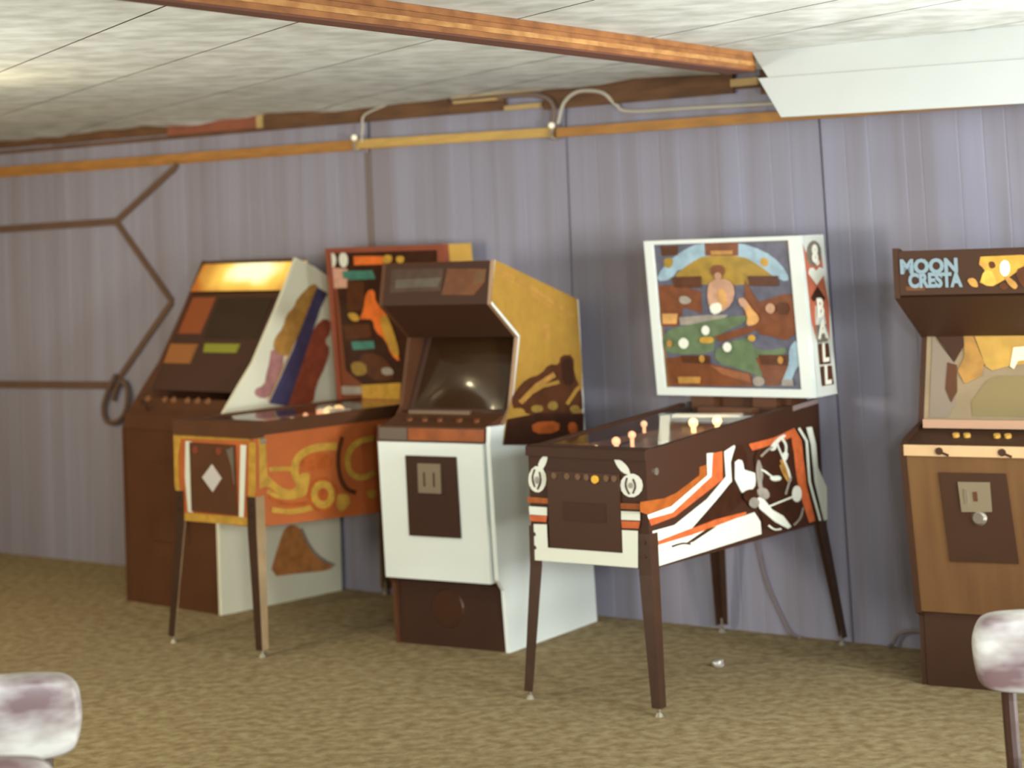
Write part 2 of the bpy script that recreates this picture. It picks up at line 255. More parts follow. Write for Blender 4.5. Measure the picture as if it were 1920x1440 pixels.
 ('dbr',[(0.148,1.099),(0.192,1.121),(0.245,1.135),(0.307,1.139),(0.355,1.152),(0.388,1.172),(0.426,1.179),(0.47,1.173),(0.497,1.181),(0.505,1.203),(0.538,1.212),(0.596,1.208),(0.624,1.184),(0.62,1.141),(0.635,1.099),(0.668,1.06),(0.684,1.013),(0.683,0.959),(0.536,0.946),(0.254,0.974),(0.111,1.003),(0.095,1.037),(0.097,1.062),(0.116,1.08)]),
 ('tan',[(0.172,1.025),(0.31,1.083),(0.462,1.122),(0.44,1.143),(0.284,1.103),(0.144,1.043)]),
 ('yel2',[(0.202,1.05),(0.351,1.082),(0.49,1.089),(0.484,1.104),(0.342,1.096),(0.19,1.063)]),
 ('blk',[(0.53,1.195),(0.576,1.197),(0.604,1.183),(0.615,1.154),(0.615,1.121),(0.606,1.085),(0.579,1.071),(0.534,1.078),(0.51,1.11),(0.508,1.166)]),
 ('yel2',[(0.555,0.986),(0.638,1.039),(0.691,1.06),(0.67,1.074),(0.614,1.051),(0.53,0.998)]),
 ('olive',[(0.464,0.993),(0.459,0.985),(0.447,0.979),(0.429,0.977),(0.41,0.979),(0.393,0.984),(0.382,0.992),(0.379,1.001),(0.383,1.009),(0.396,1.015),(0.413,1.017),(0.432,1.015),(0.449,1.01),(0.461,1.002)]),
 ('olive',[(0.339,0.991),(0.333,0.985),(0.319,0.98),(0.299,0.979),(0.277,0.981),(0.258,0.986),(0.245,0.993),(0.241,1.001),(0.246,1.008),(0.26,1.012),(0.28,1.013),(0.302,1.011),(0.321,1.006),(0.335,0.999)]),
 ('yel2',[(0.191,0.989),(0.184,0.982),(0.167,0.977),(0.143,0.975),(0.116,0.978),(0.093,0.984),(0.077,0.992),(0.072,1.001),(0.078,1.009),(0.095,1.014),(0.119,1.015),(0.146,1.012),(0.169,1.007),(0.186,0.998)]),
 ('olive',[(0.651,0.962),(0.646,0.955),(0.633,0.951),(0.615,0.95),(0.595,0.951),(0.577,0.956),(0.566,0.963),(0.562,0.97),(0.567,0.977),(0.579,0.981),(0.597,0.983),(0.617,0.981),(0.635,0.976),(0.647,0.969)]),
 ('blk',[(0.046,0.975),(0.288,0.977),(0.683,0.939),(0.671,0.798),(0.009,0.871)]),
 ('dor',[(0.294,0.939),(0.413,0.93),(0.469,0.913),(0.46,0.887),(0.402,0.879),(0.296,0.887),(0.242,0.904),(0.238,0.93)]),
 ('dor',[(0.556,0.911),(0.595,0.907),(0.616,0.891),(0.621,0.864),(0.603,0.853),(0.564,0.857),(0.543,0.872),(0.538,0.899)]),
],
'mc_marq':[
 ('mqa',[(-0.243,1.626),(0.037,1.623),(0.029,1.529),(-0.24,1.524)]),
 ('mqb',[(-0.213,1.58),(0.027,1.584),(0.01,1.546),(-0.214,1.544)]),
 ('mqc',[(0.057,1.622),(0.258,1.617),(0.256,1.563),(0.203,1.507),(0.032,1.51),(0.046,1.561)]),
 ('mqd',[(0.208,1.612),(0.26,1.614),(0.252,1.563),(0.197,1.552)]),
],
'pr_side':[
 ('or2',[(-0.05,0.771),(0.107,0.764),(0.188,0.773),(0.357,0.819),(0.36,0.85),(0.411,0.853),(0.407,0.808),(0.184,0.73),(-0.007,0.721),(-0.053,0.735)]),
 ('cream',[(-0.008,0.719),(0.154,0.729),(0.412,0.812),(0.415,0.895),(0.483,0.89),(0.479,0.791),(0.206,0.701),(-0.001,0.703)]),
 ('orange2',[(-0.001,0.703),(0.158,0.705),(0.441,0.804),(0.457,0.89),(0.527,0.892),(0.521,0.783),(0.173,0.688),(0.013,0.677)]),
 ('cream',[(0.019,0.657),(0.166,0.658),(0.4,0.724),(0.544,0.792),(0.539,0.888),(0.616,0.905),(0.624,0.899),(0.584,0.842),(0.586,0.769),(0.467,0.711),(0.283,0.629),(0.023,0.613)]),
 ('cream',[(0.02,0.618),(0.282,0.624),(0.46,0.622),(0.671,0.625),(0.744,0.629),(0.786,0.586),(0.79,0.537),(0.024,0.525)]),
 ('orange2',[(0.039,0.615),(0.274,0.63),(0.461,0.64),(0.681,0.639),(0.68,0.628),(0.424,0.613),(0.289,0.606),(0.046,0.602)]),
 ('blk',[(0.291,0.63),(0.396,0.675),(0.595,0.767),(0.651,0.705),(0.648,0.674),(0.54,0.647),(0.392,0.636)]),
 ('blk',[(0.229,0.579),(0.339,0.603),(0.39,0.614),(0.459,0.613),(0.287,0.579)]),
 ('blk',[(0.142,0.58),(0.146,0.58),(0.155,0.58),(0.169,0.581),(0.187,0.581),(0.204,0.581),(0.219,0.58),(0.234,0.578),(0.247,0.575),(0.258,0.572),(0.265,0.571),(0.268,0.57),(0.271,0.576),(0.267,0.577),(0.26,0.579),(0.25,0.581),(0.235,0.584),(0.219,0.587),(0.202,0.588),(0.184,0.588),(0.166,0.588),(0.152,0.587),(0.143,0.587),(0.138,0.587)]),
 ('cream',[(0.612,0.857),(0.665,0.856),(0.678,0.803),(0.758,0.78),(0.766,0.719),(0.724,0.71),(0.652,0.715),(0.604,0.775)]),
 ('blk',[(0.633,0.898),(0.669,0.899),(0.692,0.879),(0.702,0.839),(0.702,0.815),(0.692,0.806),(0.679,0.815),(0.663,0.84),(0.637,0.847),(0.601,0.838),(0.591,0.849),(0.607,0.882)]),
 ('orange2',[(0.718,0.898),(0.918,0.903),(1.083,0.924),(1.136,0.87),(1.166,0.674),(1.221,0.529),(1.167,0.529),(1.088,0.683),(1.055,0.889),(0.915,0.875),(0.743,0.87)]),
 ('blk',[(0.787,0.871),(0.866,0.874),(0.944,0.879),(1.021,0.885),(1.067,0.836),(1.081,0.731),(1.106,0.643),(1.144,0.571),(1.069,0.535),(0.888,0.537),(0.795,0.564),(0.786,0.616),(0.76,0.657),(0.717,0.686),(0.715,0.71),(0.753,0.731),(0.766,0.773),(0.754,0.838)]),
 ('grey',[(0.795,0.826),(0.813,0.793),(0.816,0.764),(0.804,0.737),(0.809,0.713),(0.83,0.692),(0.825,0.688),(0.794,0.701),(0.773,0.727),(0.763,0.766),(0.765,0.799),(0.779,0.828)]),
 ('cream',[(0.909,0.886),(0.953,0.901),(0.987,0.907),(1.011,0.903),(1.003,0.896),(0.964,0.886),(0.939,0.874),(0.928,0.858),(0.911,0.852),(0.887,0.854),(0.879,0.861),(0.884,0.872)]),
 ('cream',[(0.88,0.753),(0.927,0.75),(0.952,0.743),(0.956,0.733),(0.939,0.729),(0.901,0.731),(0.876,0.738),(0.863,0.749)]),
 ('cream',[(0.982,0.836),(1.011,0.835),(1.02,0.825),(1.009,0.808),(0.995,0.801),(0.978,0.805),(0.97,0.814),(0.969,0.829)]),
 ('tan',[(0.947,0.81),(0.985,0.81),(1.026,0.744),(1.006,0.732)]),
 ('cream',[(0.749,0.688),(0.803,0.677),(0.872,0.621),(0.954,0.587),(1.016,0.535),(0.987,0.53),(0.886,0.572),(0.772,0.639)]),
 ('cream',[(0.919,0.887),(0.92,0.885),(0.923,0.88),(0.928,0.872),(0.934,0.862),(0.941,0.851),(0.948,0.841),(0.956,0.829),(0.964,0.818),(0.973,0.806),(0.981,0.794),(0.99,0.783),(0.998,0.771),(1.004,0.76),(1.009,0.75),(1.012,0.74),(1.014,0.73),(1.015,0.723),(1.016,0.718),(1.016,0.716),(1.031,0.715),(1.031,0.717),(1.03,0.722),(1.029,0.729),(1.028,0.739),(1.024,0.75),(1.019,0.761),(1.012,0.772),(1.004,0.784),(0.995,0.796),(0.987,0.807),(0.978,0.819),(0.97,0.831),(0.962,0.842),(0.955,0.853),(0.948,0.863),(0.942,0.873),(0.937,0.881),(0.934,0.886),(0.933,0.888)]),
 ('cream',[(0.966,0.89),(0.968,0.889),(0.971,0.885),(0.977,0.88),(0.984,0.874),(0.989,0.868),(0.992,0.861),(0.992,0.854),(0.99,0.846),(0.988,0.84),(0.984,0.834),(0.98,0.829),(0.975,0.825),(0.971,0.822),(0.969,0.82),(0.968,0.819),(0.984,0.813),(0.985,0.814),(0.988,0.816),(0.992,0.819),(0.997,0.824),(1.002,0.829),(1.006,0.836),(1.009,0.843),(1.011,0.852),(1.011,0.861),(1.007,0.869),(1.001,0.877),(0.993,0.884),(0.987,0.889),(0.984,0.893),(0.982,0.894)]),
 ('grey',[(0.805,0.837),(0.809,0.838),(0.816,0.841),(0.827,0.845),(0.841,0.85),(0.854,0.855),(0.866,0.858),(0.876,0.86),(0.885,0.861),(0.892,0.862),(0.897,0.863),(0.899,0.863),(0.892,0.872),(0.89,0.871),(0.885,0.871),(0.878,0.87),(0.868,0.868),(0.856,0.866),(0.844,0.862),(0.83,0.858),(0.816,0.852),(0.805,0.848),(0.798,0.845),(0.794,0.844)]),
 ('grey',[(0.77,0.719),(0.807,0.717),(0.834,0.707),(0.851,0.688),(0.849,0.676),(0.83,0.669),(0.807,0.67),(0.781,0.681),(0.763,0.695),(0.756,0.712)]),
 ('cream',[(0.792,0.787),(0.794,0.786),(0.799,0.785),(0.805,0.782),(0.814,0.779),(0.823,0.775),(0.833,0.77),(0.843,0.765),(0.854,0.759),(0.863,0.755),(0.868,0.752),(0.871,0.75),(0.88,0.754),(0.877,0.756),(0.871,0.759),(0.863,0.763),(0.852,0.769),(0.841,0.775),(0.831,0.78),(0.821,0.784),(0.812,0.787),(0.805,0.79),(0.801,0.791),(0.798,0.792)]),
 ('cream',[(0.826,0.564),(0.828,0.562),(0.834,0.559),(0.842,0.555),(0.854,0.548),(0.867,0.543),(0.88,0.539),(0.895,0.537),(0.91,0.536),(0.92,0.535),(0.927,0.535),(0.931,0.535),(0.929,0.541),(0.926,0.541),(0.919,0.542),(0.908,0.542),(0.895,0.543),(0.883,0.545),(0.872,0.548),(0.861,0.553),(0.851,0.559),(0.842,0.563),(0.837,0.566),(0.834,0.568)]),
 ('tan',[(0.936,0.79),(0.938,0.788),(0.941,0.783),(0.945,0.775),(0.951,0.765),(0.958,0.755),(0.966,0.746),(0.974,0.737),(0.983,0.728),(0.99,0.722),(0.994,0.718),(0.997,0.716),(1.013,0.719),(1.011,0.721),(1.006,0.725),(1,0.732),(0.991,0.74),(0.983,0.748),(0.976,0.757),(0.969,0.766),(0.963,0.776),(0.958,0.784),(0.955,0.789),(0.954,0.792)]),
 ('cream',[(1.105,0.655),(1.1,0.641),(1.087,0.631),(1.071,0.627),(1.053,0.629),(1.037,0.637),(1.027,0.65),(1.025,0.665),(1.03,0.679),(1.042,0.689),(1.059,0.693),(1.077,0.691),(1.093,0.683),(1.103,0.67)]),
 ('cream',[(0.82,0.634),(1.03,0.649),(1.025,0.656),(0.816,0.641)]),
 ('grey',[(1.103,0.601),(1.102,0.598),(1.099,0.593),(1.094,0.586),(1.088,0.576),(1.081,0.568),(1.071,0.56),(1.059,0.554),(1.044,0.549),(1.033,0.546),(1.025,0.543),(1.021,0.542),(1.03,0.536),(1.034,0.537),(1.042,0.54),(1.053,0.543),(1.068,0.549),(1.082,0.555),(1.093,0.563),(1.101,0.572),(1.107,0.583),(1.112,0.59),(1.115,0.595),(1.116,0.598)]),
 ('grey',[(1.019,0.736),(1.017,0.734),(1.012,0.73),(1.006,0.723),(0.998,0.715),(0.991,0.707),(0.984,0.698),(0.978,0.69),(0.972,0.683),(0.968,0.677),(0.966,0.673),(0.964,0.671),(0.979,0.668),(0.98,0.669),(0.983,0.673),(0.987,0.679),(0.992,0.687),(0.998,0.694),(1.005,0.702),(1.012,0.711),(1.02,0.719),(1.026,0.726),(1.031,0.73),(1.033,0.732)]),
 ('blk',[(0.759,0.692),(0.752,0.682),(0.735,0.675),(0.711,0.673),(0.685,0.676),(0.662,0.684),(0.647,0.695),(0.642,0.707),(0.649,0.717),(0.666,0.723),(0.69,0.725),(0.715,0.722),(0.738,0.714),(0.754,0.703)]),
 ('grey',[(0.765,0.663),(0.76,0.655),(0.748,0.649),(0.732,0.647),(0.714,0.65),(0.698,0.656),(0.687,0.664),(0.684,0.674),(0.689,0.682),(0.701,0.688),(0.717,0.69),(0.735,0.687),(0.751,0.681),(0.762,0.673)]),
 ('cream',[(1.093,0.92),(1.15,0.863),(1.158,0.698),(1.231,0.528),(1.252,0.528),(1.179,0.697),(1.171,0.863),(1.111,0.924)]),
 ('cream',[(1.161,0.919),(1.21,0.916),(1.238,0.84),(1.243,0.747),(1.31,0.656),(1.302,0.525),(1.271,0.524),(1.208,0.693),(1.193,0.845)]),
],
'pr_front':[
 ('cream',[(-0.187,0.828),(-0.192,0.806),(-0.205,0.788),(-0.223,0.777),(-0.242,0.777),(-0.258,0.785),(-0.27,0.802),(-0.273,0.824),(-0.267,0.846),(-0.254,0.864),(-0.237,0.875),(-0.218,0.875),(-0.201,0.866),(-0.19,0.849)]),
 ('cream',[(-0.223,0.882),(-0.213,0.9),(-0.2,0.912),(-0.183,0.917),(-0.177,0.911),(-0.181,0.896),(-0.189,0.881),(-0.2,0.867),(-0.211,0.863),(-0.222,0.869)]),
 ('cream',[(0.253,0.824),(0.247,0.805),(0.232,0.79),(0.212,0.78),(0.189,0.779),(0.169,0.787),(0.156,0.801),(0.152,0.82),(0.158,0.839),(0.173,0.854),(0.194,0.864),(0.216,0.865),(0.236,0.857),(0.249,0.843)]),
 ('cream',[(0.135,0.918),(0.15,0.916),(0.166,0.909),(0.184,0.895),(0.195,0.881),(0.199,0.866),(0.192,0.861),(0.174,0.864),(0.159,0.872),(0.146,0.885),(0.137,0.898),(0.131,0.912)]),
 ('blk',[(-0.243,0.864),(-0.244,0.862),(-0.246,0.858),(-0.248,0.852),(-0.252,0.844),(-0.255,0.835),(-0.255,0.826),(-0.254,0.817),(-0.251,0.808),(-0.248,0.801),(-0.247,0.797),(-0.246,0.795),(-0.239,0.797),(-0.239,0.799),(-0.241,0.804),(-0.243,0.81),(-0.246,0.819),(-0.247,0.827),(-0.247,0.835),(-0.245,0.843),(-0.241,0.85),(-0.238,0.856),(-0.236,0.86),(-0.235,0.862)]),
 ('blk',[(-0.221,0.854),(-0.22,0.852),(-0.219,0.848),(-0.218,0.841),(-0.216,0.832),(-0.216,0.824),(-0.218,0.816),(-0.221,0.809),(-0.226,0.801),(-0.229,0.795),(-0.232,0.791),(-0.233,0.789),(-0.226,0.786),(-0.225,0.788),(-0.222,0.792),(-0.218,0.798),(-0.213,0.807),(-0.21,0.815),(-0.208,0.824),(-0.209,0.833),(-0.21,0.843),(-0.212,0.849),(-0.213,0.854),(-0.213,0.856)]),
 ('grey',[(-0.22,0.824),(-0.221,0.817),(-0.224,0.812),(-0.228,0.809),(-0.233,0.809),(-0.237,0.812),(-0.239,0.817),(-0.24,0.823),(-0.239,0.829),(-0.236,0.834),(-0.231,0.837),(-0.227,0.837),(-0.223,0.835),(-0.22,0.83)]),
 ('blk',[(0.182,0.85),(0.181,0.848),(0.18,0.844),(0.178,0.839),(0.175,0.831),(0.174,0.823),(0.175,0.814),(0.178,0.807),(0.183,0.799),(0.186,0.793),(0.188,0.79),(0.189,0.788),(0.196,0.791),(0.195,0.793),(0.193,0.797),(0.189,0.802),(0.185,0.809),(0.183,0.816),(0.182,0.823),(0.182,0.83),(0.185,0.838),(0.187,0.843),(0.188,0.847),(0.189,0.849)]),
 ('blk',[(0.209,0.845),(0.209,0.844),(0.211,0.84),(0.213,0.836),(0.216,0.83),(0.217,0.824),(0.217,0.818),(0.215,0.811),(0.211,0.804),(0.209,0.799),(0.207,0.796),(0.206,0.794),(0.213,0.792),(0.214,0.794),(0.215,0.797),(0.218,0.803),(0.222,0.81),(0.224,0.817),(0.224,0.825),(0.223,0.832),(0.22,0.838),(0.218,0.843),(0.216,0.846),(0.216,0.848)]),
 ('grey',[(0.21,0.822),(0.209,0.817),(0.206,0.813),(0.202,0.811),(0.198,0.811),(0.194,0.813),(0.192,0.817),(0.191,0.821),(0.192,0.826),(0.195,0.83),(0.199,0.833),(0.203,0.833),(0.207,0.831),(0.209,0.827)]),
 ('or2',[(-0.276,0.758),(-0.168,0.757),(-0.169,0.737),(-0.277,0.736)]),
 ('or2',[(0.149,0.755),(0.245,0.758),(0.244,0.736),(0.147,0.734)]),
 ('cream',[(-0.271,0.723),(-0.185,0.723),(-0.186,0.692),(-0.27,0.692)]),
 ('orange2',[(-0.27,0.69),(-0.186,0.691),(-0.191,0.667),(-0.266,0.667)]),
 ('cream',[(0.155,0.727),(0.239,0.729),(0.238,0.697),(0.154,0.695)]),
 ('orange2',[(0.154,0.691),(0.238,0.693),(0.23,0.667),(0.156,0.665)]),
 ('cream',[(-0.25,0.657),(-0.188,0.659),(-0.187,0.572),(0.155,0.574),(0.156,0.658),(0.227,0.659),(0.22,0.524),(-0.251,0.521)]),
],
'pr_glass':[
 ('slate',[(-0.34,1.695),(0.31,1.687),(0.349,1.082),(-0.314,1.083)]),
 ('sky',[(-0.331,1.548),(-0.314,1.575),(-0.282,1.605),(-0.235,1.637),(-0.185,1.663),(-0.132,1.683),(-0.058,1.692),(0.037,1.689),(0.113,1.679),(0.17,1.661),(0.218,1.639),(0.256,1.611),(0.285,1.58),(0.304,1.545),(0.303,1.527),(0.282,1.525),(0.245,1.539),(0.191,1.569),(0.072,1.586),(-0.118,1.59),(-0.227,1.579),(-0.251,1.552),(-0.282,1.537),(-0.32,1.535)]),
 ('olive2',[(-0.237,1.56),(-0.187,1.592),(-0.142,1.615),(-0.103,1.631),(-0.039,1.637),(0.049,1.635),(0.114,1.623),(0.156,1.6),(0.198,1.573),(0.239,1.54),(0.219,1.521),(0.139,1.514),(0.044,1.511),(-0.066,1.513),(-0.157,1.521),(-0.227,1.536)]),
 ('yel',[(0.194,1.622),(0.212,1.619),(0.22,1.609),(0.216,1.592),(0.205,1.585),(0.186,1.588),(0.179,1.598),(0.183,1.615)]),
 ('olive2',[(-0.278,1.632),(-0.252,1.632),(-0.242,1.62),(-0.25,1.599),(-0.264,1.589),(-0.283,1.592),(-0.292,1.604),(-0.291,1.623)]),
 ('dbr',[(-0.301,1.683),(-0.21,1.683),(-0.218,1.642),(-0.297,1.641)]),
 ('rbr',[(-0.08,1.693),(0.084,1.688),(0.079,1.633),(-0.08,1.637)]),
 ('tan',[(-0.054,1.657),(0.054,1.655),(0.051,1.639),(-0.051,1.64)]),
 ('rbr',[(-0.327,1.517),(-0.219,1.516),(-0.117,1.487),(-0.122,1.394),(-0.211,1.422),(-0.247,1.341),(-0.329,1.341)]),
 ('rbr',[(0.1,1.532),(0.157,1.44),(0.28,1.471),(0.328,1.47),(0.332,1.318),(0.27,1.281),(0.149,1.307),(0.079,1.377)]),
 ('grey',[(-0.239,1.379),(-0.084,1.389),(0.005,1.388),(-0.035,1.356),(-0.234,1.346)]),
 ('green',[(-0.292,1.326),(-0.236,1.339),(-0.132,1.358),(0.018,1.381),(0.092,1.384),(0.091,1.365),(0.062,1.346),(0.005,1.328),(-0.036,1.309),(-0.059,1.29),(-0.073,1.267),(-0.078,1.24),(-0.129,1.225),(-0.229,1.222),(-0.293,1.227),(-0.318,1.24),(-0.328,1.265),(-0.323,1.301)]),
 ('green',[(-0.019,1.27),(0.073,1.291),(0.153,1.294),(0.223,1.278),(0.261,1.258),(0.269,1.235),(0.235,1.22),(0.158,1.214),(0.131,1.189),(0.153,1.144),(0.137,1.13),(0.082,1.149),(0.021,1.165),(-0.048,1.181),(-0.078,1.206),(-0.07,1.241)]),
 ('slate',[(0.12,1.295),(0.16,1.303),(0.2,1.299),(0.238,1.283),(0.26,1.269),(0.266,1.256),(0.232,1.246),(0.158,1.241),(0.116,1.251),(0.105,1.278)]),
 ('rbr',[(-0.076,1.297),(0.089,1.339),(0.151,1.334),(0.088,1.307),(-0.039,1.275)]),
 ('rbr',[(-0.32,1.203),(-0.235,1.215),(-0.095,1.183),(0.091,1.142),(0.095,1.091),(-0.313,1.088)]),
 ('rbr2',[(-0.108,1.178),(0.079,1.142),(0.089,1.105),(-0.047,1.14)]),
 ('rbr',[(0.12,1.211),(0.277,1.186),(0.269,1.16),(0.217,1.096),(0.162,1.095)]),
 ('sky',[(0.291,1.26),(0.314,1.281),(0.329,1.265),(0.338,1.213),(0.334,1.183),(0.315,1.175),(0.298,1.153),(0.281,1.119),(0.262,1.103),(0.241,1.105),(0.242,1.126),(0.265,1.166),(0.278,1.202),(0.279,1.233)]),
 ('dbr',[(-0.253,1.55),(-0.107,1.552),(-0.113,1.503),(-0.245,1.505)]),
 ('dbr',[(0.116,1.548),(0.263,1.546),(0.258,1.503),(0.123,1.506)]),
 ('dbr',[(-0.244,1.218),(-0.098,1.218),(-0.101,1.183),(-0.239,1.187)]),
 ('dbr',[(0.136,1.222),(0.276,1.223),(0.273,1.178),(0.143,1.182)]),
 ('skin',[(-0.041,1.536),(0.003,1.538),(0.033,1.528),(0.047,1.506),(0.049,1.479),(0.038,1.447),(0.016,1.422),(-0.017,1.403),(-0.045,1.401),(-0.07,1.414),(-0.083,1.438),(-0.084,1.47),(-0.08,1.498),(-0.069,1.523)]),
 ('rbr',[(0.011,1.571),(0.007,1.56),(-0.003,1.551),(-0.017,1.547),(-0.032,1.547),(-0.046,1.552),(-0.055,1.561),(-0.058,1.573),(-0.054,1.584),(-0.044,1.593),(-0.03,1.597),(-0.014,1.597),(-0,1.592),(0.009,1.583)]),
 ('skin',[(-0.007,1.55),(-0.009,1.543),(-0.014,1.537),(-0.021,1.534),(-0.029,1.535),(-0.036,1.538),(-0.041,1.544),(-0.042,1.551),(-0.04,1.558),(-0.035,1.563),(-0.027,1.566),(-0.02,1.566),(-0.013,1.563),(-0.008,1.557)]),
 ('cream',[(-0.065,1.435),(-0.034,1.44),(-0.018,1.431),(-0.019,1.41),(-0.033,1.397),(-0.058,1.391),(-0.074,1.4),(-0.079,1.421)]),
 ('lorange',[(-0.021,1.498),(-0.008,1.5),(0.002,1.491),(0.011,1.469),(0.009,1.446),(-0.001,1.422),(-0.014,1.421),(-0.029,1.442),(-0.034,1.464),(-0.029,1.486)]),
 ('grey',[(-0.218,1.468),(-0.198,1.47),(-0.181,1.466),(-0.165,1.455),(-0.166,1.445),(-0.182,1.437),(-0.199,1.435),(-0.215,1.438),(-0.224,1.446),(-0.226,1.46)]),
 ('lorange',[(0.072,1.453),(0.088,1.456),(0.103,1.446),(0.117,1.425),(0.133,1.405),(0.151,1.386),(0.156,1.37),(0.149,1.357),(0.132,1.347),(0.104,1.342),(0.093,1.351),(0.101,1.375),(0.095,1.404),(0.075,1.436)]),
 ('skin',[(0.068,1.455),(0.087,1.46),(0.1,1.452),(0.108,1.43),(0.105,1.418),(0.089,1.416),(0.075,1.424),(0.064,1.443)]),
 ('skin',[(0.235,1.413),(0.233,1.404),(0.226,1.397),(0.217,1.392),(0.207,1.393),(0.199,1.397),(0.193,1.404),(0.191,1.413),(0.194,1.423),(0.201,1.43),(0.21,1.434),(0.219,1.434),(0.228,1.43),(0.234,1.422)]),
 ('dbr',[(0.298,1.412),(0.295,1.401),(0.287,1.392),(0.276,1.387),(0.264,1.387),(0.253,1.392),(0.246,1.401),(0.244,1.413),(0.247,1.424),(0.255,1.433),(0.266,1.438),(0.279,1.438),(0.289,1.433),(0.296,1.424)]),
 ('lorange',[(-0.317,1.396),(-0.238,1.395),(-0.247,1.352),(-0.318,1.352)]),
 ('cream',[(-0.086,1.324),(-0.089,1.315),(-0.095,1.308),(-0.103,1.304),(-0.112,1.304),(-0.12,1.308),(-0.125,1.315),(-0.127,1.324),(-0.124,1.333),(-0.118,1.34),(-0.11,1.344),(-0.101,1.344),(-0.093,1.34),(-0.088,1.333)]),
 ('cream',[(-0.195,1.27),(-0.198,1.26),(-0.206,1.252),(-0.216,1.247),(-0.228,1.247),(-0.238,1.252),(-0.245,1.259),(-0.247,1.269),(-0.244,1.279),(-0.236,1.287),(-0.225,1.292),(-0.214,1.292),(-0.204,1.287),(-0.197,1.279)]),
 ('cream',[(0.014,1.254),(0.011,1.245),(0.005,1.238),(-0.004,1.234),(-0.013,1.234),(-0.022,1.238),(-0.027,1.245),(-0.029,1.254),(-0.026,1.263),(-0.02,1.27),(-0.011,1.274),(-0.002,1.274),(0.007,1.27),(0.012,1.263)]),
 ('yel',[(-0.119,1.297),(-0.084,1.297),(-0.069,1.29),(-0.072,1.276),(-0.091,1.27),(-0.125,1.27),(-0.14,1.276),(-0.138,1.29)]),
 ('yel',[(0.133,1.291),(0.131,1.285),(0.126,1.281),(0.118,1.278),(0.11,1.278),(0.103,1.281),(0.098,1.285),(0.096,1.291),(0.098,1.297),(0.104,1.302),(0.111,1.305),(0.12,1.305),(0.127,1.302),(0.132,1.297)]),
 ('tan',[(-0.265,1.127),(-0.149,1.128),(-0.157,1.101),(-0.264,1.1)]),
 ('grey',[(0.159,1.114),(0.156,1.105),(0.147,1.098),(0.135,1.094),(0.122,1.093),(0.11,1.097),(0.103,1.104),(0.1,1.113),(0.103,1.122),(0.112,1.129),(0.124,1.133),(0.137,1.133),(0.149,1.129),(0.157,1.122)]),
 ('grey',[(0.24,1.122),(0.291,1.121),(0.29,1.097),(0.236,1.096)]),
 ('tan',[(-0.121,1.205),(-0.123,1.198),(-0.127,1.192),(-0.133,1.189),(-0.139,1.189),(-0.145,1.192),(-0.148,1.197),(-0.149,1.204),(-0.148,1.212),(-0.143,1.217),(-0.138,1.22),(-0.131,1.22),(-0.126,1.217),(-0.122,1.212)]),
 ('tan',[(0.255,1.202),(0.253,1.195),(0.249,1.189),(0.243,1.186),(0.238,1.186),(0.232,1.189),(0.229,1.195),(0.228,1.202),(0.23,1.208),(0.234,1.214),(0.239,1.217),(0.245,1.217),(0.25,1.214),(0.254,1.209)]),
 ('tan',[(-0.276,1.269),(-0.278,1.263),(-0.282,1.257),(-0.288,1.254),(-0.294,1.254),(-0.3,1.257),(-0.304,1.263),(-0.305,1.269),(-0.303,1.276),(-0.299,1.281),(-0.293,1.284),(-0.286,1.284),(-0.281,1.281),(-0.277,1.276)]),
],
'pr_bbside':[
 ('or3',[(1.042,1.674),(1.075,1.626),(1.194,1.622),(1.206,1.526),(1.239,1.418),(1.229,1.269),(1.183,1.41),(1.076,1.426)]),
 ('or3',[(1.074,1.426),(1.119,1.424),(1.115,1.277),(1.085,1.352)]),
 ('grey3',[(1.192,1.63),(1.184,1.607),(1.164,1.589),(1.138,1.58),(1.11,1.581),(1.086,1.592),(1.071,1.611),(1.067,1.634),(1.075,1.657),(1.094,1.674),(1.12,1.684),(1.148,1.683),(1.173,1.672),(1.188,1.653)]),
 ('cream',[(1.14,1.664),(1.156,1.658),(1.16,1.646),(1.153,1.627),(1.157,1.611),(1.172,1.597),(1.171,1.587),(1.154,1.58),(1.138,1.587),(1.124,1.608),(1.121,1.631),(1.129,1.655)]),
 ('cream',[(1.138,1.502),(1.073,1.552),(1.085,1.573),(1.118,1.574),(1.138,1.56),(1.167,1.575),(1.204,1.566),(1.208,1.544)]),
 ('blk',[(1.143,1.497),(1.203,1.446),(1.185,1.431),(1.159,1.443),(1.168,1.424),(1.119,1.426),(1.137,1.444),(1.104,1.435),(1.084,1.452)]),
 ('grey3',[(1.117,1.34),(1.2,1.34),(1.21,1.268),(1.121,1.268)]),
 ('dbr',[(1.122,1.263),(1.212,1.262),(1.223,1.176),(1.129,1.178)]),
 ('dbr',[(1.131,1.171),(1.227,1.169),(1.239,1.09),(1.14,1.091)]),
],
'mn_marq':[
 ('yel',[(0.004,1.607),(0.158,1.61),(0.168,1.608),(0.187,1.606),(0.185,1.576),(0.152,1.558),(0.105,1.528),(0.044,1.497),(-0.004,1.512),(0.018,1.556),(-0.003,1.581)]),
 ('lyel',[(0.019,1.555),(0.033,1.557),(0.044,1.551),(0.052,1.536),(0.057,1.523),(0.058,1.511),(0.051,1.503),(0.035,1.498),(0.021,1.5),(0.006,1.509),(0.002,1.524),(0.009,1.544)]),
 ('white',[(0.112,1.562),(0.11,1.549),(0.104,1.539),(0.096,1.534),(0.088,1.534),(0.081,1.54),(0.076,1.55),(0.075,1.563),(0.077,1.576),(0.083,1.586),(0.091,1.591),(0.099,1.591),(0.107,1.585),(0.111,1.575)]),
 ('dbr',[(0.038,1.588),(0.049,1.589),(0.056,1.584),(0.06,1.572),(0.055,1.565),(0.043,1.562),(0.036,1.568),(0.034,1.581)]),
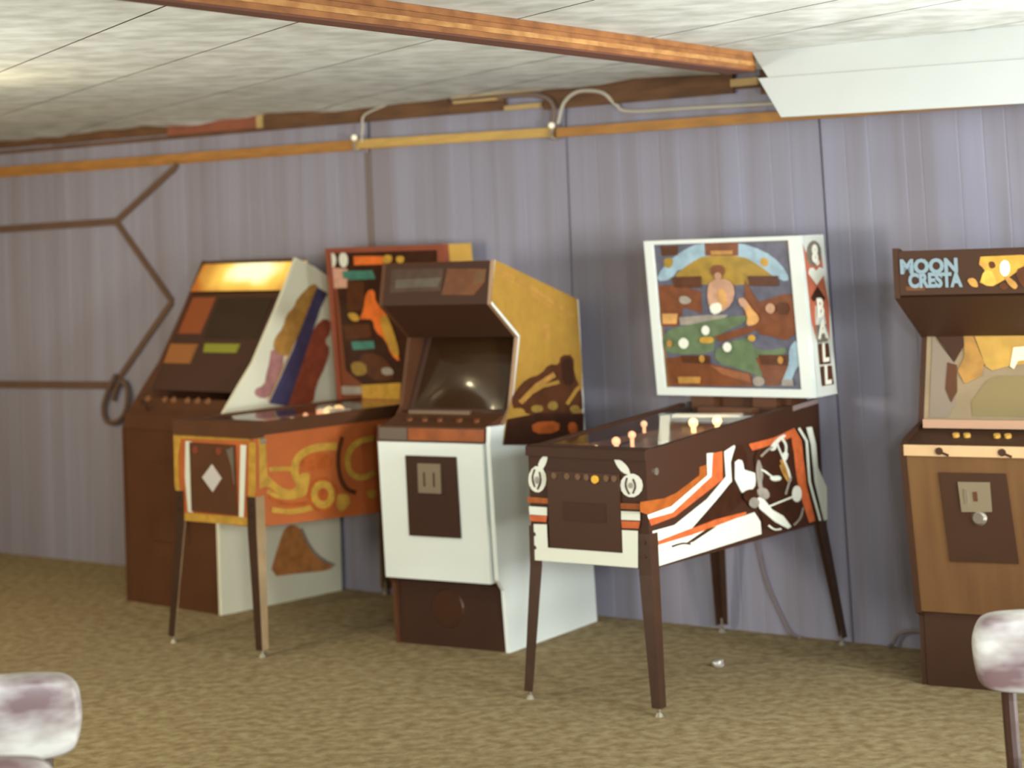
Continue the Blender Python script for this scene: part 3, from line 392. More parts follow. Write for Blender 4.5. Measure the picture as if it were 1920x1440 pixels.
 ('dbr',[(0.142,1.559),(0.171,1.57),(0.184,1.552),(0.181,1.503),(0.172,1.484),(0.155,1.495),(0.142,1.514),(0.133,1.54)]),
 ('dbr',[(0.069,1.501),(0.08,1.511),(0.091,1.51),(0.103,1.499),(0.103,1.49),(0.092,1.484),(0.081,1.485),(0.069,1.493)]),
 ('tan',[(0.093,1.529),(0.101,1.532),(0.114,1.525),(0.132,1.509),(0.138,1.496),(0.132,1.487),(0.124,1.486),(0.114,1.493),(0.104,1.504),(0.094,1.52)]),
 ('tan',[(-0.002,1.583),(0.005,1.587),(0.014,1.586),(0.026,1.582),(0.029,1.575),(0.022,1.566),(0.012,1.567),(0,1.576)]),
 ('tan',[(-0.045,1.527),(-0.03,1.53),(-0.019,1.525),(-0.013,1.515),(-0.01,1.505),(-0.01,1.497),(-0.017,1.495),(-0.031,1.498),(-0.041,1.506),(-0.049,1.519)]),
],
'mn_line':[
 ('dbr2',[(-0.29,1.504),(-0.214,1.503),(-0.215,1.487),(-0.289,1.488)]),
],
}
# ------------------------------------------------------------------ materials
m_carpet = mat('carpet', (158,142,106), .95, var=.5, scale=20, bump=.55, rgb2=(130,110,77), detail=6, spec=.1)
m_wall = mat('lavender_panelling', (142,140,152), .5, var=.2, scale=1.5, stretch=(6,6,.22), rgb2=(131,125,131), spec=.25, detail=5)
m_wallback = mat('panel_gap', (112,98,92), .9)
m_ceil = mat('mottled_ceiling_board', (222,225,218), .9, var=.2, scale=7, bump=.15, rgb2=(192,194,184), spec=.1, detail=3)
m_gap = mat('ceiling_gap', (84,72,58), .95, spec=.05)
m_header = mat('header_wood', (104,70,40), .8, var=.4, scale=5, stretch=(1,1,6))
m_headred = mat('reddish_board', (140,80,56), .8, var=.25, scale=5)
m_pine = mat('pine_offcut', (184,154,98), .7, var=.2, scale=9)
m_rail1 = mat('rail_amber', (170,118,54), .6, var=.25, scale=7, stretch=(1,1,5))
m_rail2 = mat('rail_yellow', (196,158,84), .6, var=.2, scale=7, stretch=(1,1,5))
m_beam = mat('beam_wood', (156,102,54), .5, var=.5, scale=2.5, stretch=(8,1.2,10), rgb2=(124,76,36), spec=.4)
m_beam2 = mat('beam_light_lamination', (190,142,82), .5, var=.4, scale=3, stretch=(8,1.5,10), rgb2=(156,104,54), spec=.4)
m_beamshade = mat('beam_underside_shade', (104,60,40), .7, var=.2, scale=4)  # shade under the beam put into a darker wood colour
m_white = mat('white_board', (190,194,187), .5, var=.05, scale=3)
m_whitelam = mat('white_laminate', (222,227,216), .4, var=.03, scale=4)
m_creamlam = mat('cream_laminate', (222,219,190), .45, var=.04, scale=4)
m_dark = mat('dark_brown_laminate', (84,50,27), .55, var=.15, scale=5, spec=.3)
m_dark2 = mat('near_black_brown', (56,30,14), .6, spec=.3)
m_darkr = mat('dark_brown_right_cabinet', (60,36,19), .55, var=.1, scale=5, spec=.3)
m_dark3 = mat('brown_black_panel', (84,50,26), .6, var=.15, scale=6, spec=.3)
m_steel = mat('worn_steel', (176,166,146), .35, .8, var=.2, scale=20)
m_chrome = mat('bright_chrome', (214,206,190), .22, .9)
m_leg = mat('bronze_brown_leg', (68,44,28), .45, .2, var=.2, scale=12)
m_leglit = mat('lit_steel_leg', (176,148,108), .4, .4, var=.2, scale=12)  # tan tone paints the light caught by one flange of the leg
m_greyplate = mat('grey_metal_plate', (128,112,88), .5, .3)
m_crt = mat('dark_tube_glass', (52,34,18), .12, spec=.6)
m_bezel = mat('bezel_card', (62,34,16), .7)
m_orange = mat('orange_side_paint', (178,92,40), .5, var=.2, scale=5)
m_red = mat('red_brown_frame', (138,66,40), .55, var=.15, scale=6)
m_yellowend = mat('yellow_wood_end', (196,150,62), .5, var=.15, scale=6)
m_bulb = mat('lit_bulb', (255,214,150), .4, emit=3.0)
m_bulbpink = mat('lit_pink_insert', (255,190,140), .4, emit=2.0)
m_plastic = mat('white_plastic_lit', (236,226,196), .4, emit=.35)
m_field = mat('playfield_print', (150,104,60), .4, var=.6, scale=9, rgb2=(96,52,28))
m_field2 = mat('playfield_print_mauve', (150,122,110), .4, var=.5, scale=9, rgb2=(104,70,54))
m_glass = glass_mat()
m_vinyl = mat('marbled_vinyl', (226,225,216), .4, var=.5, scale=9, rgb2=(124,98,98), stretch=(.6,1,1.3), detail=3)
m_frame = mat('brown_chair_metal', (70,42,27), .45, .2)
m_cord = mat('grey_brown_cord', (120,104,100), .6)
m_strip = mat('dark_brown_strip', (98,74,56), .7, var=.15, scale=10)
m_cable = mat('dirty_white_cable', (176,168,150), .5)
m_foil = mat('crumpled_silver', (240,236,226), .22, .7)
m_woodgrain = mat('brown_woodgrain', (102,71,36), .5, var=.5, scale=3, stretch=(5,5,.3), rgb2=(92,60,30))
m_tan = mat('tan_metal_strip', (190,156,112), .4, var=.1, scale=12)
m_pinktrim = mat('pinkish_trim', (172,134,106), .45)
m_gold = mat('amber_button', (190,146,64), .3)

# ------------------------------------------------------------------ the setting
WY, WD = 0.6635, 9.5674
T = Vector((math.cos(WY), -math.sin(WY), 0)); NI = Vector((-math.sin(WY), -math.cos(WY), 0))   # along the back wall, and into the room
W0 = Vector((0, WD, 0))
def wp(s, d, z): return W0 + T*s + NI*d + Vector((0, 0, z))
HC = 2.45
S0, S1, DMAX = -6.5, 8.2, 9.6
def wbox(name, s0, s1, d0, d1, z0, z1, m, parent=None, bevel=0):
    bm = bmesh.new()
    hexa(bm, [wp(s0,d0,z0), wp(s1,d0,z0), wp(s1,d1,z0), wp(s0,d1,z0)], [wp(s0,d0,z1), wp(s1,d0,z1), wp(s1,d1,z1), wp(s0,d1,z1)])
    return fin(name, bm, m, parent, bevel)
struct(wbox('floor', S0-.1, S1+.1, -.12, DMAX+.1, -.08, 0, m_carpet))
wall = struct(wbox('wall_back', S0, S1, -.14, -.03, 0, HC+.08, m_wallback))
m_plain = mat('plain_lavender_wall', (150,138,140), .7, var=.08, scale=3)
struct(wbox('wall_left', S0-.1, S0, -.12, DMAX, 0, HC+.08, m_plain))
struct(wbox('wall_right', S1, S1+.1, -.12, DMAX, 0, HC+.08, m_plain))
struct(wbox('wall_front', S0, S1, DMAX, DMAX+.1, 0, HC+.08, m_plain))
# grooved plywood sheets, each a piece of the wall, with dark joints between
edges = [(S0,S0), (-5.75,-5.75), (-4.53,-4.53), (-3.31,-3.31), (-2.09,-2.09), (-.87,-.84), (.368,.36), (1.697,1.742), (2.95,2.98), (4.18,4.2), (5.4,5.4), (6.8,6.8), (S1,S1)]
gapw = {5:.010, 6:.005, 7:.006}
def panel(i):
    (a1, a0), (b1, b0) = edges[i], edges[i+1]
    ga = gapw.get(i, .0015); gb = gapw.get(i+1, .0015)
    z1 = HC+.02; bm = bmesh.new()
    n = 10; prof = []
    rnd = random.Random(i)
    prof.append((0, 0))
    for k in range(1, n):
        u = (k+rnd.uniform(-.36, .36))/n
        prof += [(u-.003, 0), (u-.001, -.0016), (u+.001, -.0016), (u+.003, 0)]
    prof.append((1, 0))
    lo = []; hi = []
    for u, dd in prof:
        lo.append(bm.verts.new(wp(a0+ga+(b0-gb-a0-ga)*u, dd, .0)))
        hi.append(bm.verts.new(wp(a1+ga+(b1-gb-a1-ga)*u, dd, z1)))
    for k in range(len(prof)-1): bm.faces.new((lo[k], lo[k+1], hi[k+1], hi[k]))
    bl = [bm.verts.new(wp(a0+ga, -.028, 0)), bm.verts.new(wp(a1+ga, -.028, z1)), bm.verts.new(wp(b0-gb, -.028, 0)), bm.verts.new(wp(b1-gb, -.028, z1))]
    bm.faces.new((lo[0], hi[0], bl[1], bl[0])); bm.faces.new((lo[-1], bl[2], bl[3], hi[-1]))
    return fin('wall_panel', bm, m_wall, wall)
for i in range(len(edges)-1): panel(i)
bm = bmesh.new()
hexa(bm, [wp(-.885,-.005,0), wp(-.835,-.005,0), wp(-.835,.006,0), wp(-.885,.006,0)], [wp(-.893,-.005,2.2), wp(-.855,-.005,2.2), wp(-.855,.006,2.2), wp(-.893,.006,2.2)])
fin('joint_batten', bm, mat('joint_batten', (112,98,92), .7), wall)

# ceiling boards: strips laid askew to the wall, the edge by the wall sagging and ragged
ceil = struct(wbox('ceiling', S0, S1, -.12, DMAX, HC+.05, HC+.12, m_gap))
CD = Vector((1, .47)).normalized(); CN = Vector((-CD.y, CD.x))     # in (s,d)
lines = [-7.05+.755*k for k in range(24)]
offs = [c + {0:0}.get(0,0) for c in lines]
# measured joints (offset along CN of the visible seams)
offs = [-6.6,-5.85,-5.1,-4.35,-3.6,-2.85,-2.1,-1.35,-.6,.12,.56,1.37,2.06,2.6,3.35,4.1,4.85,5.6,6.35,7.1,7.85,8.6,9.35,10.1,10.85,11.6]
def clip(poly, f):
    out = []
    for i in range(len(poly)):
        a, b = poly[i], poly[(i+1) % len(poly)]; fa, fb = f(a), f(b)
        if fa >= 0: out.append(a)
        if fa*fb < 0: t = fa/(fa-fb); out.append((a[0]+(b[0]-a[0])*t, a[1]+(b[1]-a[1])*t))
    return out
def sag(s, d):
    n = noise.noise(Vector((s*1.7, 3.1, 0)))*.6 + noise.noise(Vector((s*5.0, 9.7, 0)))*.4
    e = max(0, 1-d/.45)**2
    return e*(.026+.035*n)
for a, b in zip(offs[:-1], offs[1:]):
    g = .0045
    # polygon of the strip in (s,d)
    P = []
    for c, u in ((a+g, -30), (a+g, 30), (b-g, 30), (b-g, -30)):
        P.append((CN.x*c+CD.x*u, CN.y*c+CD.y*u))
    for f in (lambda p: p[0]-S0, lambda p: S1-p[0], lambda p: p[1]-.035, lambda p: DMAX-p[1]): P = clip(P, f) if len(P) > 2 else []
    if len(P) < 3: continue
    bm = bmesh.new()
    bm.faces.new([bm.verts.new((p[0], p[1], 0)) for p in P])
    for dcut in (.06, .12, .2, .3, .45):
        bmesh.ops.bisect_plane(bm, geom=bm.verts[:]+bm.edges[:]+bm.faces[:], plane_co=(0, dcut, 0), plane_no=(0, 1, 0))
    smin = min(p[0] for p in P); smax = max(p[0] for p in P); k = smin+.09
    if min(p[1] for p in P) < .4:
        while k < smax:
            if -4.5 < k < 3.5: bmesh.ops.bisect_plane(bm, geom=bm.verts[:]+bm.edges[:]+bm.faces[:], plane_co=(k, 0, 0), plane_no=(1, 0, 0))
            k += .09
    r_ = bmesh.ops.extrude_face_region(bm, geom=bm.faces[:]); tops = [v for v in r_['geom'] if isinstance(v, bmesh.types.BMVert)]
    for v in tops: v.co.z += .03
    for v in bm.verts:
        s, d = v.co.x, v.co.y
        dz = sag(s, d); dd = d
        if d < .05: dd = d+.03*abs(noise.noise(Vector((s*9, 1.3, 0))))
        v.co = wp(s, dd, HC+v.co.z-dz)
    cp = fin('ceiling_panel', bm, [m_ceil, m_gap], ceil)
    for p in cp.data.polygons:
        if abs(p.normal.z) < .35: p.material_index = 1

# header of rough boards along the top of the wall
tr = struct(wbox('trim_1', -6.4, 6.4, .001, .010, 2.352, 2.372, m_header))
for s0, s1, z0, z1, m, dd in ((-6.4,-3.3,2.385,2.449,m_header,.020), (-3.298,-2.32,2.380,2.449,m_header,.018), (-2.318,-1.63,2.372,2.449,m_headred,.02),
        (-1.63,-1.585,2.368,2.449,m_pine,.022), (-1.58,-.32,2.352,2.449,m_header,.018), (-.318,.03,2.350,2.42,m_header,.018), (.262,1.30,2.335,2.449,m_header,.018), (1.44,6.4,2.32,2.449,m_header,.018)):
    wbox('header_board', s0, s1, .0102, .0102+dd, z0, z1, m, tr, .002)
for s0, s1, z0, z1 in ((-.28,.28,2.425,2.447), (-.27,.02,2.4,2.412), (.045,.255,2.345,2.368), (1.302,1.438,2.362,2.395)):
    wbox('pine_offcut', s0, s1, .03, .05, z0, z1, m_pine, tr, .002)
# amber rail below it, three lengths butted end to end
rail = struct(wbox('trim_2', -6.4, 2.6, .001, .012, 2.214, 2.236, m_rail1))
def railpiece(s0, s1, za, zb, m, dd=.03):
    bm = bmesh.new()
    hexa(bm, [wp(s0,.012,za-.022), wp(s1,.012,zb-.022), wp(s1,.012+dd,zb-.022), wp(s0,.012+dd,za-.022)], [wp(s0,.012,za+.022), wp(s1,.012,zb+.022), wp(s1,.012+dd,zb+.022), wp(s0,.012+dd,za+.022)])
    return fin('rail_board', bm, m, rail, .006)
railpiece(-6.4, -.93, 2.262, 2.242, m_rail1); railpiece(-.92, .31, 2.242, 2.226, m_rail2, .034); railpiece(.34, 2.6, 2.222, 2.214, m_rail1)

# laminated timber beam under the ceiling, running out from the white fascia
bt = struct(thing('trim_3', '', '', 0, 0)); del bt['label']; del bt['category']
def beam_piece(name, z0, z1, l0, m, lo=0, hi=0):
    A = [(1.62+.148*(.575-.6)+lo, .575), (1.75+.13*(.575-.6)+hi, .575), (1.75+.13*(6-.6)+hi, 6), (1.62+.148*(6-.6)+lo, 6)]
    bm = bmesh.new(); hexa(bm, [wp(s,d,z0) for s,d in A], [wp(s,d,z1) for s,d in A]); return fin(name, bm, m, bt, .002)
beam_piece('beam_lamination', 2.37, 2.376, 0, m_beamshade, .0, -.002)
for z0, z1, m, h in ((2.376,2.394,m_beam,0), (2.394,2.412,m_beam2,.001), (2.412,2.428,m_beam,0), (2.428,2.4495,m_beam,.0015)):
    beam_piece('beam_lamination', z0+.0004, z1-.0004, 0, m, .002, h)
# white fascia: two boards, the upper one set back at its sawn-off end
fa = struct(thing('trim_4', '', '', 0, 0)); del fa['label']; del fa['category']
def fascia(sl0, sl1, z0l, z1l, z0r, z1r, d0, d1):
    bm = bmesh.new(); sr = 6.5; k = (sr-1.87)/1.0
    hexa(bm, [wp(sl0,d0,z0l), wp(sr,d0,z0r), wp(sr,d1,z0r), wp(sl0,d1,z0l)], [wp(sl1,d0,z1l), wp(sr,d0,z1r), wp(sr,d1,z1r), wp(sl1,d1,z1l)])
    return fin('fascia_board', bm, m_white, fa, .002)
fascia(1.816, 1.748, 2.343, 2.449, 2.27, 2.449, .575, .600)
fascia(1.868, 1.771, 2.180, 2.3425, 2.10, 2.2695, .572, .602)

# ------------------------------------------------------------------ left arcade cabinet (slanted monitor, white side with stripes)
def arcade_left():
    c = thing('arcade_cabinet', 'arcade machine with lit gold marquee and cream side striped blue and red, leftmost of three', 'arcade machine', -1.7125, 9.922, .748)
    W = .375
    prof = [(0,.0),(0,.86),(.046,.947),(.081,.99),(.157,1.081),(.246,1.182),(.3,1.269),(.411,1.446),(.506,1.614),(.544,1.684),(.666,1.634),(.765,1.576),(.785,.98),(.775,0)]
    for x0, x1 in ((W-.02, W), (-W, -W+.02)):
        prism_o('side_panel', prof, x0, x1, m_creamlam if x0 > 0 else m_dark, c, bevel=.003)
    xi = W-.021
    box('front_panel', -xi, xi, .006, .03, .0, .86, m_dark, c)
    sp = c.children[0]
    art('side_art', 'lc_side', sp, lambda a, b, e: (W+.0006+e, a, b))
    art('side_emblem', 'lc_low', sp, lambda a, b, e: (W+.0006+e, a, b))
    # control panel
    prism_o('control_panel', [(.0,.862),(.006,.93),(.055,.965),(.10,1.01),(.16,.99),(.16,.862)], -xi, xi, m_dark, c, bevel=.004)
    for x in (-.26,-.12,-.05,.06,.14,.22):
        bm = bmesh.new(); disc(bm, (x, .086, 1.0), (0,-.7,.7), .016, .012, 12)
        fin('button', bm, mat('amber_control_button', (128,84,52), .4), c)
    bm = bmesh.new(); tube(bm, [(-.2,.04,.95),(-.2,.015,.99)], .006); disc(bm, (-.2,.012,.985), (0,-.4,.9), .014, .02, 12); fin('joystick', bm, m_dark2, c)
    # bezel along the slant
    def sl(z, off=0): return .157+(z-1.081)*.6548+off
    bm = bmesh.new(); prism(bm, [(sl(1.04,.05),1.04),(sl(1.515,.03),1.515),(sl(1.515,.06),1.515),(sl(1.04,.08),1.04)], -xi, xi); bz = fin('bezel', bm, m_bezel, c)
    bm = bmesh.new(); o = lambda x0,x1,z0,z1,sk: hexa(bm, [(x0+sk,sl(z0,.044)-.006,z0),(x1+sk,sl(z0,.044)-.006,z0),(x1,sl(z1,.03)-.006,z1),(x0,sl(z1,.03)-.006,z1)], [(x0+sk,sl(z0,.044)+.01,z0),(x1+sk,sl(z0,.044)+.01,z0),(x1,sl(z1,.03)+.01,z1),(x0,sl(z1,.03)+.01,z1)])
    o(-.345,-.16,1.315,1.495,0); fin('instruction_card', bm, mat('orange_card', (138,72,36), .35), bz)
    bm = bmesh.new(); o(-.35,-.14,1.17,1.265,0); fin('instruction_card', bm, mat('amber_card', (146,92,46), .35), bz)
    bm = bmesh.new(); o(-.07,.19,1.225,1.268,0); fin('green_reflection', bm, mat('reflection_green', (120,118,36), .4, emit=.25), bz)  # green reflection on the dark monitor, put in as a glowing bar
    bm = bmesh.new(); o(-.12,.30,1.29,1.49,0); fin('screen', bm, m_crt, bz)
    # marquee
    z0, z1 = 1.527, 1.665
    bm = bmesh.new(); hexa(bm, [(-xi,sl(z0)-.004,z0),(xi,sl(z0)-.004,z0),(xi,sl(z0)+.1,z0),(-xi,sl(z0)+.1,z0)], [(-xi,sl(z1)-.004,z1),(xi,sl(z1)-.004,z1),(xi,sl(z1)+.1,z1),(-xi,sl(z1)+.1,z1)])
    mm = bpy.data.materials.new('lit_marquee'); mm.use_nodes = True; N = mm.node_tree.nodes; L = mm.node_tree.links
    tc = N.new('ShaderNodeTexCoord'); nz = N.new('ShaderNodeTexNoise'); nz.inputs['Scale'].default_value = 6; rp = N.new('ShaderNodeValToRGB')
    mp = N.new('ShaderNodeMapping'); mp.inputs['Location'].default_value = (-.10/.62, -.47/1.0, -1.63/.20); mp.inputs['Scale'].default_value = (1/.62, 1/1.0, 1/.20)
    ln = N.new('ShaderNodeVectorMath'); ln.operation = 'LENGTH'; ad = N.new('ShaderNodeMath'); ad.operation = 'MULTIPLY_ADD'; ad.inputs[1].default_value = .35
    L.new(tc.outputs['Object'], mp.inputs[0]); L.new(mp.outputs[0], ln.inputs[0]); L.new(tc.outputs['Object'], nz.inputs[0])
    L.new(nz.outputs['Fac'], ad.inputs[0]); L.new(ln.outputs['Value'], ad.inputs[2]); L.new(ad.outputs[0], rp.inputs[0])
    e = rp.color_ramp.elements; e[0].position = .38; e[0].color = (*lin((255,248,200)), 1); e[1].position = .95; e[1].color = (*lin((150,84,26)), 1)
    e2 = rp.color_ramp.elements.new(.58); e2.color = (*lin((232,190,84)), 1)
    p = N['Principled BSDF']; L.new(rp.outputs[0], p.inputs['Base Color']); L.new(rp.outputs[0], p.inputs['Emission Color']); p.inputs['Emission Strength'].default_value = .75; p.inputs['Roughness'].default_value = .3
    fin('marquee', bm, mm, c)
    prism_o('top_trim', [(sl(1.666)-.006,1.666),(sl(1.68),1.681),(.66,1.632),(.655,1.60),(sl(1.666)+.08,1.64)], -xi, xi, m_dark, c)
    prism_o('back_panel', [(.64,1.60),(.755,1.565),(.77,.98),(.76,.02),(.74,.02),(.74,1.54)], -xi, xi, m_dark, c)
    # kick recess and coin door, dark on dark
    box('coin_door', -.14, .14, -.004, .0055, .32, .70, m_dark, c, .002)
    return c
arcade_left()

# ------------------------------------------------------------------ middle arcade cabinet
def arcade_mid():
    c = thing('arcade_cabinet', 'arcade machine with white lower half and yellow desert scene on its side, between pinball machines', 'arcade machine', -.3141, 8.7045, .5706)
    W = .295; xi = W-.021
    prof = [(.005,0),(-.014,.262),(-.06,.314),(-.085,.88),(-.075,.955),(.029,.952),(.093,1.018),(.17,1.315),(-.033,1.467),(.005,1.653),(.69,1.45),(.70,.8),(.735,0)]
    for x0, x1 in ((W-.02, W), (-W, -W+.02)):
        sp = prism_o('side_panel', prof, x0, x1, [m_whitelam, mat('tan_edging', (150,118,86), .5)] if x0 > 0 else m_dark, c, bevel=.003)
        for p in sp.data.polygons:
            if x0 > 0 and p.center.z > .96 and abs(p.normal.x) < .985: p.material_index = 1
        if x0 > 0: art('side_art', 'mc_side', sp, lambda a, b, e: (W+.0006+e, a, b))
    bm = bmesh.new(); hexa(bm, [(-xi-.006,-.075,.298),(xi-.01,-.075,.298),(xi-.01,-.02,.298),(-xi-.006,-.02,.298)], [(-xi-.006,-.098,.884),(xi-.01,-.098,.884),(xi-.01,-.02,.884),(-xi-.006,-.02,.884)])
    fp = fin('front_panel', bm, m_whitelam, c, .012)
    bm = bmesh.new(); hexa(bm, [(-.134,-.094,.485),(.13,-.094,.485),(.13,-.07,.485),(-.134,-.07,.485)], [(-.131,-.106,.828),(.13,-.106,.828),(.13,-.08,.828),(-.131,-.08,.828)])
    cd = fin('coin_door', bm, m_dark2, fp, .004)
    box('coin_plate', -.064, .054, -.112, -.1, .672, .797, m_greyplate, fp, .003)
    for x in (-.03,.02):
        bm = bmesh.new(); bx(bm, x-.003, x+.003, -.115, -.111, .70, .76); fin('coin_slot', bm, m_dark2, fp)
    # base, set back under the front panel
    box('base', -xi-.012, xi, .012, .70, 0, .30, m_dark2, c, .004)
    bm = bmesh.new(); disc(bm, (-.02,.013,.165), (0,-1,0), .085, .004, 28, r2=.08)
    for k in range(7):
        a = R(200+k*20); disc(bm, (-.02+.068*math.cos(a), .0095, .165+.068*math.sin(a)), (0,-1,0), .006, .003, 8)
    fin('speaker_grille', bm, mat('dim_grille', (70,42,24), .35, .3), c)
    # control panel
    prism_o('control_panel', [(-.092,.888),(-.085,.950),(.07,.995),(.07,.888)], -xi, xi-.001, m_dark3, c, bevel=.003)
    bm = bmesh.new(); bx(bm, -.274, -.125, -.0955, -.088, .893, .944); fin('panel_print', bm, mat('grey_strip', (98,84,70), .4), c)
    bm = bmesh.new(); bx(bm, -.12, .27, -.0958, -.088, .893, .944); fin('panel_print', bm, mat('orange_strip', (150,78,28), .4, var=.3, scale=14), c)
    for x in (-.16,-.08,.0,.10,.19):
        bm = bmesh.new(); disc(bm, (x, -.02, .969), (0,-.28,.96), .014, .012, 12); fin('button', bm, mat('dim_button', (110,64,36), .35), c)
    bm = bmesh.new(); bx(bm, -.22, .1, .055, .075, .99, 1.006); fin('glare_strip', bm, mat('grey_glare', (110,88,66), .35), c)  # glare along the panel edge, put in as a grey strip
    # screen
    bm = bmesh.new(); n = 10
    def sp_(u, v):
        x = -.235+.47*u; z = 1.01+.33*v; b = .045*(1-(2*u-1)**2)*(1-(2*v-1)**2)
        return (x, .125+.17*v-b*.93, z+b*.3)
    g = [[bm.verts.new(sp_(i/n, j/n)) for i in range(n+1)] for j in range(n+1)]
    for j in range(n):
        for i in range(n): bm.faces.new((g[j][i], g[j][i+1], g[j+1][i+1], g[j+1][i]))
    fin('screen', bm, m_crt, c, smooth=True)
    prism_o('bezel', [(.075,.985),(.12,.985),(.31,1.37),(.31,1.42),(.335,1.42),(.335,1.36),(.13,.96)], -xi, xi, m_bezel, c)
    prism_o('speaker_panel', [(-.028,1.466),(.165,1.317),(.31,1.40),(.30,1.44),(.17,1.345),(0,1.48)], -xi, xi, m_dark2, c)
    bm = bmesh.new(); hexa(bm, [(-xi,-.03,1.468),(xi,-.03,1.468),(xi,.02,1.468),(-xi,.02,1.468)], [(-xi,.004,1.645),(xi,.004,1.645),(xi,.04,1.645),(-xi,.04,1.645)])
    mq = fin('marquee', bm, m_dark2, c, .002)
    art('marquee_art', 'mc_marq', mq, lambda a, b, e: (a, -.0312+(b-1.468)*.192-e, b))
    prism_o('top_panel', [(.006,1.652),(.688,1.449),(.68,1.43),(.02,1.62)], -xi, xi, m_dark, c)
    prism_o('back_panel', [(.67,1.43),(.685,1.43),(.695,.8),(.73,.02),(.715,.02),(.68,.8)], -xi, xi, m_dark, c)
    return c
arcade_mid()

